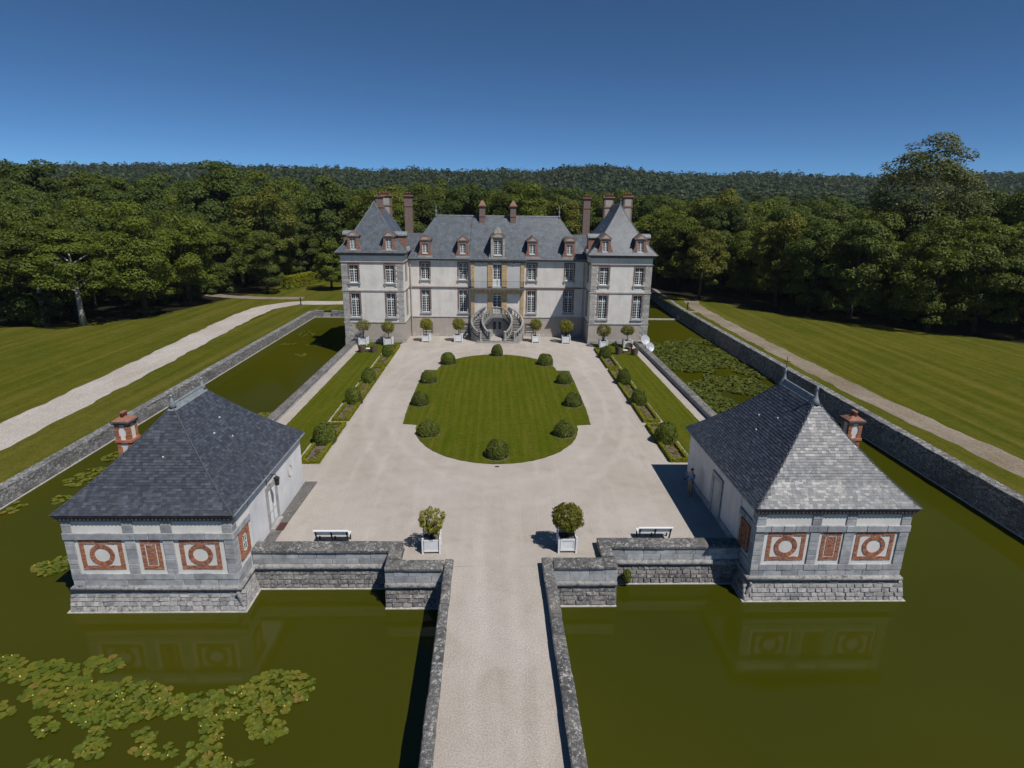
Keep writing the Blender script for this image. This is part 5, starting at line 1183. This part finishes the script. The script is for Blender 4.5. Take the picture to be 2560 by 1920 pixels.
skin('trousers', [V[i] for i in (1, 0, 15, 16, 17, 19, 20, 21)], [(0, 1), (1, 2), (2, 3), (3, 4), (1, 5), (5, 6), (6, 7)], [(.125, .145), (.145, .17), .105, .08, .065, .105, .08, .065], M['cloth_khaki'], PE)
skin('hair', [(-.005, 0, 1.60), (-.01, 0, 1.68), (-.03, 0, 1.735)], [(0, 1), (1, 2)], [.075, .1, .07], M['hair'], PE)
m = MB()
for s in (-1, 1):
    for i, (l, dz) in enumerate(((.07, .02), (.085, .007), (.08, -.007), (.065, -.02))):
        y = s * .125; m.tube([(-.31, y, 1.12 + dz), (-.31 - l * .6, y - s * .03, 1.125 + dz), (-.31 - l * .7, y - s * .08, 1.13 + dz)], [.010, .009, .007], 5)
    m.tube([(-.29, s * .12, 1.14), (-.33, s * .09, 1.165), (-.36, s * .06, 1.165)], [.012, .01, .008], 5)
o = mobj('fingers', m.mesh('fingers'), None, M['skin']); o.parent = PE
PE.location = (10.62, 12.45, 0); PE.rotation_euler = (0, 0, .35); PE.scale = (1.0, 1.0, .96)
o = MB().box(10.13, 10.28, 12.22, 12.36, 1.10, 1.115).build('phone', M['iron']); tag(o, 'small dark phone held by the person in blue shirt', 'phone')
# ================================================================ WATER LILIES
def at(u, v, z):
    d = RT * ((u - 1280) / 1477.56) - UP * ((v - 960) / 1477.56) + FW; t_ = (z - CAM.z) / d.z; return CAM + d * t_
PAD = []
for i in range(3):
    m = MB(); n = 13; r = random.Random(i); m.v.append((0, 0, 0))
    for j in range(n): a = .18 + (2 * math.pi - .36) * j / (n - 1); rr = 1 + r.uniform(-.05, .05); m.v.append((rr * math.cos(a), rr * math.sin(a), .03 * r.uniform(-1, 1) + .02))
    m.f = [(0, j, j + 1) for j in range(1, n)]; me = m.mesh('leaf'); me.materials.append(M['lily']); PAD.append(me)
def pad_rows(name, label, spots, flowers=0, big=.18):
    t = empty(name, (spots[0][0], spots[0][1], WZ)); tag(t, label, 'water lilies', 'water lily patches'); rest = MB()
    for i, (x, y, r_) in enumerate(spots):
        z = WZ + .012 + .016 * (i % 7) / 3; a = rnd.uniform(0, 6.28); tx, ty = rnd.gauss(0, .035), rnd.gauss(0, .035)
        if i < 300:
            me = PAD[i % 3]; X = Vector((math.cos(a), math.sin(a), tx)) * r_; Yv = Vector((-math.sin(a), math.cos(a), ty)) * r_ * .92
            place('leaf', me, t, X, Yv, Vector((0, 0, 1)), Vector((x, y, z)))
        else:
            vs = [(x + r_ * (v[0] * math.cos(a) - v[1] * math.sin(a) * .92), y + r_ * (v[0] * math.sin(a) + v[1] * math.cos(a) * .92), z + v[2] * r_ + v[0] * tx * r_) for v in (tuple(q.co) for q in PAD[i % 3].vertices)]
            rest.add(vs, [(0, j, j + 1) for j in range(1, 13)])
    if rest.v: rest.build('leaves', M['lily'], t)['kind'] = 'stuff'
    if flowers:
        m = MB()
        for _ in range(flowers): x, y, r_ = rnd.choice(spots); m.lathe([(.008, 0), (.026, .04), (.022, .06), (.008, .07)], (x + rnd.uniform(-.15, .15), y + rnd.uniform(-.15, .15), WZ + .03), 6)
        m.build('flowers', M['lily_flower'], t)['kind'] = 'stuff'
    return t
EL = [(60, 290, 170, 90, 1), (330, 330, 260, 85, 1), (690, 260, 130, 55, 1), (480, 470, 340, 110, 1), (860, 450, 260, 80, 1), (700, 590, 270, 100, 1), (1130, 550, 260, 80, 1), (1600, 520, 330, 110, 1), (1840, 420, 230, 110, 1), (1390, 690, 80, 110, 1), (1340, 850, 110, 90, 1), (640, 750, 90, 90, 1), (600, 850, 100, 45, .7), (960, 730, 80, 60, .9), (1020, 840, 190, 50, .35), (1750, 690, 120, 90, .9), (290, 680, 90, 60, .9), (40, 580, 60, 60, 1), (340, 930, 120, 40, .9), (1500, 930, 160, 30, .8), (1300, 980, 160, 60, 1)]
rl = random.Random(9); spots = []; tries = 0
def try_add(p, r_, k_, L):
    for q in L:
        if (q[0] - p.x) ** 2 + (q[1] - p.y) ** 2 < (k_ * (q[2] + r_)) ** 2: return
    L.append((p.x, p.y, r_))
for (cx, cy, rx, ry, dn) in EL:
    for _ in range(int(rx * ry * 3.14 / 330 * dn)):
        while True:
            a, b = rl.uniform(-1, 1), rl.uniform(-1, 1)
            if a * a + b * b < 1: break
        if rl.random() < .25 and a * a + b * b > .6: continue
        p = at((cx + a * rx) / 2.633, 1560 + (cy + b * ry) / 2.633, WZ); try_add(p, rl.uniform(.12, .19), .60, spots)
spots.sort(key=lambda q: (q[0] - CAM.x) ** 2 + (q[1] - CAM.y) ** 2)
pad_rows('water_lily_patch', 'large spread of round lily pads with yellow buds in the near left moat', spots, 45)
def patch(cx, cy, rx, ry, n, label, k_=.55, fl=0, r0=(.13, .21)):
    L = []
    for _ in range(n):
        a, r_ = rl.uniform(0, 6.28), math.sqrt(rl.random()); try_add(Vector((cx + rx * r_ * math.cos(a), cy + ry * r_ * math.sin(a))), rl.uniform(*r0), k_, L)
    pad_rows('water_lily_patch', label, L, fl)
patch(-21.1, 8.2, .8, .75, 60, 'small cluster of lily pads just left of the left pavilion', .5, 3)
patch(-25.9, 17.8, .95, 1.5, 90, 'scattered lily pads between left pavilion roof and the left bank', .6, 4); patch(-26.2, 21.0, .5, 1.0, 26, 'few lily pads by the left pavilion chimney', .65); patch(-25.4, 14.9, .5, .5, 16, 'tiny group of lily pads under the left pavilion eave', .6); patch(-27.2, 13.9, .5, .8, 20, 'lily pads close to the left bank at the picture edge', .6)
patch(-25.6, 55.1, 1.0, .5, 16, 'pale lily pads in a short row in the far left moat', .7); patch(-22.4, 55.0, 1.3, .6, 26, 'pale lily pads before the left tower in the left moat', .7); patch(-22.5, 49.6, .7, .7, 16, 'small round group of pads in the left moat middle', .7); patch(-25.3, 61.5, 1.2, 2.2, 34, 'thin scatter of pads in the far left moat', .8); patch(-18.6, 29.7, 1.0, .9, 40, 'lily pads against the left parapet behind the pavilion roof', .55)
# dense cover on the right moat: nobody could count it
L = []; rl = random.Random(19)
def dens(x, y):
    return math.sin(x * 1.1 + y * .35) + math.sin(x * .5 - y * .62 + 1.2) + .8 * math.sin(y * .9 + x * .2) + .6 * math.sin(x * 2.3 + 2) * math.sin(y * 1.7)
m = MB()
for _ in range(21000):
    x, y = rl.uniform(17.2, 28.0), rl.uniform(27, 60.5)
    if y > 56 + 4 * (x - 17) / 11 + .8 * math.sin(x * 2): continue
    th = -1.7 if y > 46 else -.75 + (.9 if x > 26.5 else 0)
    if y < 31 + (28 - x) * .1: th += .6
    if dens(x, y) < th: continue
    r_ = rl.uniform(.10, .18); a = rl.uniform(0, 6.28); z = WZ + .02 + rl.random() * .10; tx, ty = rl.gauss(0, .3), rl.gauss(0, .3)
    vs = [(x, y, z)] + [(x + r_ * math.cos(a + .2 + 5.88 * j / 7), y + r_ * math.sin(a + .2 + 5.88 * j / 7), z + r_ * (tx * math.cos(a + 5.88 * j / 7) + ty * math.sin(a + 5.88 * j / 7))) for j in range(8)]
    m.add(vs, [(0, j, j + 1) for j in range(1, 8)])
o = m.build('lily_pads', M['lily_dark']); tag(o, 'dense green carpet of lily pads covering the right moat', 'water lilies', kind='stuff')

# ================================================================ TREES
def crown_quads(seed, rx, rz, zc, puffs, per, leaf, sparse=0.0, low=-.75):
    rs = np.random.RandomState(seed); P = []
    i = 0
    while i < puffs:
        d = sphere_dirs(rs, 1)[0]
        if d[2] < low: continue
        i += 1
        rad = rs.uniform(.5, .93); c = d * np.array([rx, rx, rz]) * rad * (1 + rs.normal() * .06) + np.array([0, 0, zc]); pr = rx * rs.uniform(.19, .37) * (1 - .35 * sparse)
        n = int(per * (pr / (rx * .26)) ** 2); dd = sphere_dirs(rs, n); keep = (dd @ d > -.2) & (dd[:, 2] > -.55); dd = dd[keep]
        pos = c + dd * pr * rs.uniform(.72, 1.08, (len(dd), 1)) * np.array([1.15, 1.15, .72])
        P.append(leaf_quads(rs, pos, dd * .9 + np.array([0, 0, .4]), leaf, .42, .65, .45))
    return np.concatenate(P)
def trunk_mesh(seed, h, r0, zc, rx, limbs=7, lean=.3):
    r = random.Random(seed); m = MB(); pts = [(0, 0, -.1)]; x = y = 0
    for i in range(1, 6): x += r.uniform(-lean, lean) * .4; y += r.uniform(-lean, lean) * .4; pts.append((x, y, h * i / 5))
    m.tube(pts, [r0 * 1.35, r0, r0 * .85, r0 * .65, r0 * .42, r0 * .15], 8)
    for i in range(limbs):
        a = r.uniform(0, 6.28); k_ = r.uniform(.35, .8); bx, by, bz = x * k_, y * k_, h * k_; L = rx * r.uniform(.5, .9)
        m.tube([(bx, by, bz), (bx + math.cos(a) * L * .5, by + math.sin(a) * L * .5, bz + L * .35), (bx + math.cos(a) * L, by + math.sin(a) * L, bz + L * r.uniform(.3, .8))], [r0 * .4, r0 * .25, r0 * .08], 6)
    return m.mesh('trunk', True)
PROTO = {}
def proto(key, leaf, rx, rz, zc, puffs, per, lsz, bark, h, r0, sparse=0, seeds=(1,), low=-.75):
    L = []
    for s in seeds:
        q = crown_quads(s * 13 + 5, rx, rz, zc, puffs, per, lsz, sparse, low); tm = trunk_mesh(s, h, r0, zc, rx); tm.materials.append(M[bark]); L.append((quads_mesh('crown', q, M[leaf]), tm))
    PROTO[key] = L
# unit trees about 16 m tall
proto('oak', 'leaf_oak', 4.8, 7.0, 8.5, 52, 520, .16, 'bark', 13.5, .32, 0, (1, 2, 3), -.92)
proto('dark', 'leaf_dark', 4.5, 7.2, 8.6, 52, 520, .16, 'bark', 13.8, .32, 0, (4, 5), -.92)
proto('yellow', 'leaf_yellow', 4.4, 6.9, 8.6, 50, 480, .16, 'bark', 13.5, .3, .1, (6,), -.92)
proto('plane', 'leaf_plane', 6.6, 9.8, 16.6, 130, 340, .17, 'bark_pale', 23, .5, .45, (7,), -.9)
proto('small', 'leaf_oak', 3.2, 4.2, 4.9, 52, 360, .14, 'bark', 8, .2, 0, (8,), -.98)
proto('pale_trunk', 'leaf_oak', 4.9, 5.6, 9.2, 52, 520, .16, 'bark_pale', 13, .34, .1, (9,), -.6)
proto('bush', 'leaf_dark', 2.6, 2.4, 1.7, 40, 260, .15, 'bark', 3.0, .08, 0, (10,), -.7)
TREES = []
def tree(kind, x, y, z, s_, label, grp, sz=1.0):
    c, tm = rnd.choice(PROTO[kind]); t = local({'plane': 'plane_tree', 'small': 'small_tree'}.get(kind, 'broadleaf_tree')); t.location = (x, y, z); t.rotation_euler = (0, 0, rnd.uniform(0, 6.28)); t.scale = (s_, s_, s_ * sz)
    for nm, me in (('crown', c), ('trunk', tm)):
        o = bpy.data.objects.new(nm, me); col.objects.link(o); o.parent = t
    tag(t, label, 'tree', grp); TREES.append(t)
GLw, GRw, GBw = 'trees of the wood left of the chateau', 'trees of the wood right of the chateau', 'trees of the wood behind the chateau'
special = [('pale_trunk', -59.6, 61.8, 1.0, 'tree with leaning pale trunk at the far left wood edge', GLw, .85), ('pale_trunk', -54.3, 61.2, .95, 'tree with white trunk base standing out on the left lawn edge', GLw, .85), ('oak', -50.2, 68.2, 1.0, 'broad leafy oak at the corner of the left wood', GLw, 1.0), ('oak', -48.5, 77.5, 1.0, 'leafy tree beside the left lawn before the road bend', GLw, .95),
    ('yellow', -44.5, 101, 1.25, 'tall yellowish tree rising above the left wood', GLw, 1.0), ('dark', -41.5, 91.5, .78, 'dome shaped dark tree by the dirt track left of the chateau', GLw, .95), ('small', -31.5, 97, 1.0, 'small bushy tree right of the clipped hedge', GBw, 1.05), ('dark', -57, 112, 1.45, 'tallest dark tree with narrow top in the left wood', GLw, 1.08), ('dark', -88, 101, 1.42, 'high tree standing above the far left skyline', GLw, 1.08),
    ('plane', 66, 77, 1.13, 'tall loose plane tree towering over the right wood', GRw, .85), ('yellow', 34.5, 83.5, .82, 'rounded yellow green tree beside the end of the dirt path', GRw, 1.0), ('yellow', 43, 101, 1.25, 'tall yellowish tree behind the right wood edge', GRw, 1.0), ('oak', -15.5, 131, 1.45, 'highest oak of the wood behind the chateau roof', GBw, 1.0)]
for k_, x, y, s_, lab, g, sz in special: tree(k_, x, y, (LZ if x < -28 else RZ if x > 28 else -.2), s_, lab, g, sz)
def interp(x, pts):
    for (a, b), (c, d) in zip(pts[:-1], pts[1:]):
        if a <= x <= c: return b + (d - b) * (x - a) / (c - a)
    return pts[0][1] if x < pts[0][0] else pts[-1][1]
LE = [(56, -66), (60, -56), (63, -52.5), (68, -50.5), (78, -48.5), (90, -45.5), (100, -42.5), (112, -40), (118, -34)]
RE = [(30, 87), (40, 77), (46, 70.5), (52, 63.5), (58, 56.5), (65, 49.5), (72, 44.5), (80, 40.5), (92, 36), (104, 31)]
def in_wood(x, y):
    if y > 116: return True
    if x < -28 and y > 56: return x < interp(y, LE)
    if x > 28: return y > 30 and x > interp(y, RE)
    return y > 109
rt_ = random.Random(3); cand = []; gy = 40.0
while gy < 176:
    gx = -175.0
    while gx < 175:
        x, y = gx + rt_.uniform(-2.2, 2.2) + (3.3 if int(gy / 6.4) % 2 else 0), gy + rt_.uniform(-2.2, 2.2); gx += 6.9
        if not in_wood(x, y): continue
        if abs(x - 1) > .93 * (y + 16.7) + 7: continue
        if min((x - s_[1]) ** 2 + (y - s_[2]) ** 2 for s_ in special) < 18: continue
        cand.append((x, y))
    gy += 6.4
def front(x, y):
    if x < -28: return max(0, min(interp(min(y, 118), LE) - x, 200)) if y < 118 else 40 + y - 118
    if x > 28: return max(0, x - interp(min(y, 104), RE)) if y < 104 else 25 + y - 104
    return y - 105
cand.sort(key=lambda p: math.hypot(p[0], p[1] + 16.7)); 
NEAR = cand[:285]; REST = cand[285:]
for x, y in NEAR:
    fd = front(x, y); side = 'L' if x < -30 else 'R' if x > 30 else 'B'
    hgt = (13.6 + min(fd, 45) * .17 if side == 'L' else 16.3 + min(fd, 40) * .05 if side == 'R' else 18.3 + min(fd, 40) * .03) * rt_.uniform(.88, 1.12)
    k_ = rt_.choices(['oak', 'dark', 'yellow'], [5, 4, 1] if side != 'L' else [5, 5, 1])[0]
    edge = fd < 6 and side != 'B'
    tone = {'oak': 'mid green', 'dark': 'dark green', 'yellow': 'yellowish green'}[k_]
    size_ = 'tall' if hgt > 18 else 'low' if hgt < 14.5 else 'medium'
    row = 'in front row' if fd < 6 else 'in second row' if fd < 13 else 'in mid depth' if fd < 45 else 'in far depth'
    zone = {'L': 'towards picture edge' if x / (y + 17) < -.72 else 'above the road' if x / (y + 17) < -.5 else 'beside the left tower', 'R': 'towards picture edge' if x / (y + 17) > .72 else 'above the dirt path' if x / (y + 17) > .5 else 'beside the right tower', 'B': 'behind left roof half' if x < 0 else 'behind right roof half'}[side]
    lab = '%s %s tree %s of %s wood, %s' % (size_, tone, row, {'L': 'left', 'R': 'right', 'B': 'rear'}[side], zone)
    tree(k_, x, y, LZ - .5 if side == 'L' else RZ - 1.4 if side == 'R' else -.2, hgt / 16.2, lab, {'L': GLw, 'R': GRw, 'B': GBw}[side], rt_.uniform(.92, 1.08))
# undergrowth bushes along the wood edges
for i in range(24):
    if i % 2: y = rt_.uniform(60, 112); x = interp(y, LE) - rt_.uniform(5, 12); sd = 'left'
    else: y = rt_.uniform(44, 100); x = interp(y, RE) + rt_.uniform(6, 13); sd = 'right'
    t = local('undergrowth_bush'); t.location = (x, y, LZ if x < 0 else RZ); t.rotation_euler = (0, 0, rt_.uniform(0, 6)); s_ = rt_.uniform(.7, 1.2); t.scale = (s_, s_, s_ * rt_.uniform(.8, 1.3))
    for nm, me in zip(('foliage', 'stem'), PROTO['bush'][0]):
        o = bpy.data.objects.new(nm, me); col.objects.link(o); o.parent = t
    tag(t, 'dark bush in the shade under the front trees of the %s wood' % sd, 'bush', 'undergrowth bushes of the %s wood edge' % sd)
# clipped hedge left of the chateau
t = empty('clipped_hedge', (-38.5, 103, LZ)); tag(t, 'long clipped hedge sunlit on top, beyond the road bend', 'hedge')
a, b = Vector((-40.2, 97)), Vector((-36.6, 112)); d = (b - a).normalized(); nn = Vector((-d.y, d.x)); L_ = (b - a).length; rs = np.random.RandomState(31)
q = hedge_quads(rs, [(-.9, .9, 0, L_, 0, 2.3)], 60, .14).reshape(-1, 3); q2 = np.stack([a.x + d.x * q[:, 1] + nn.x * q[:, 0], a.y + d.y * q[:, 1] + nn.y * q[:, 0], q[:, 2] + LZ], 1).reshape(-1, 4, 3)
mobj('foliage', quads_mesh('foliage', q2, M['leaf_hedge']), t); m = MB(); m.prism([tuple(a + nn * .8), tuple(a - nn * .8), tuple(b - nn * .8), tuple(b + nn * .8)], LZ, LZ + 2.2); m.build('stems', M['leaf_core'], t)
# far woods and wooded hills: one mass
HP = [(-1400, 66), (-787, 70), (-607, 74), (-461, 77.6), (-278, 72), (-56, 77), (57, 69.5), (109, 78.7), (191, 82), (283, 76), (398, 74), (590, 73), (822, 80), (1500, 80)]
def ridge(x): return interp(x, HP) - 22.0
def hz(x, y):
    t_ = max(0, min(1, (y - 330) / 670)); t_ = t_ * t_ * (3 - 2 * t_); base = ridge(x * 1000 / max(y, 300)) * t_
    return base + 4 * math.sin(x * .013 + y * .008) * t_ * (1 - t_) * 4 + t_ * (2.5 * math.sin(x * .019) + 1.8 * math.sin(x * .047 + 1) + 1.2 * math.sin(x * .11 + y * .05))
m = MB(); nx, ny = 70, 30
for j in range(ny + 1):
    for i in range(nx + 1):
        y = 300 + (1150 - 300) * j / ny; x = (-1 + 2 * i / nx) * (1.05 * y + 60); m.v.append((x, y, hz(x, min(y, 1010)) - .6))
for j in range(ny):
    for i in range(nx): a_ = j * (nx + 1) + i; m.f.append((a_, a_ + 1, a_ + nx + 2, a_ + nx + 1))
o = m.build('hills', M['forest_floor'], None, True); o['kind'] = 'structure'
rs = np.random.RandomState(41); Q = []
def lump_tree(x, y, z, r_, h, n, leaf):
    d = sphere_dirs(rs, n); d[:, 2] = np.abs(d[:, 2]) * 1.25 - .25
    lum = 1 + .22 * np.sin(d[:, 0] * 4 + x) * np.sin(d[:, 1] * 4 + y)
    C = d * lum[:, None] * np.array([r_, r_, h * .5]) + np.array([x, y, z + h * .5]); Q.append(leaf_quads(rs, C, d + np.array([0, 0, .2]), leaf, .22, .75, .4))
for x, y in REST: lump_tree(x, y, -.2, 4.6, rs.uniform(15, 19), 260, .62)
y = 178.0
while y < 470:
    x = -(.93 * (y + 17)) - 8; sp = 6.8 + (y - 178) * .012
    while x < .93 * (y + 17) + 8:
        lump_tree(x + rs.uniform(-2.5, 2.5), y + rs.uniform(-2.5, 2.5), hz(x, y), rs.uniform(4, 5.8), rs.uniform(14, 19.5), 70 if y < 300 else 44, 1.05 if y < 300 else 1.5); x += sp
    y += sp * .95
while y < 1015:
    x = -(.93 * (y + 17)) - 8; sp = 10.5 + (y - 470) * .006
    while x < .93 * (y + 17) + 8:
        lump_tree(x + rs.uniform(-4, 4), y + rs.uniform(-4, 4), hz(x, y), rs.uniform(5, 8), rs.uniform(9, 19), 32, 1.9); x += sp
    y += sp
o = mobj('far_woods', quads_mesh('far_woods', np.concatenate(Q), M['leaf_far'])); tag(o, 'dense far woods covering the hills on the horizon', 'woods', kind='stuff')
# ================================================================ AIR
hm = bpy.data.materials.new('haze'); hm.use_nodes = True; t_ = hm.node_tree
for n_ in list(t_.nodes):
    if n_.type != 'OUTPUT_MATERIAL': t_.nodes.remove(n_)
pv = t_.nodes.new('ShaderNodeVolumePrincipled'); pv.inputs['Color'].default_value = (0.80, 0.90, 1.0, 1); pv.inputs['Density'].default_value = 0.00008; pv.inputs['Anisotropy'].default_value = 0.0
t_.links.new(pv.outputs[0], t_.nodes['Material Output'].inputs['Volume'])
o = MB().box(-1500, 1500, -350, 1300, -2.8, 112).build('haze', hm); o['kind'] = 'stuff'
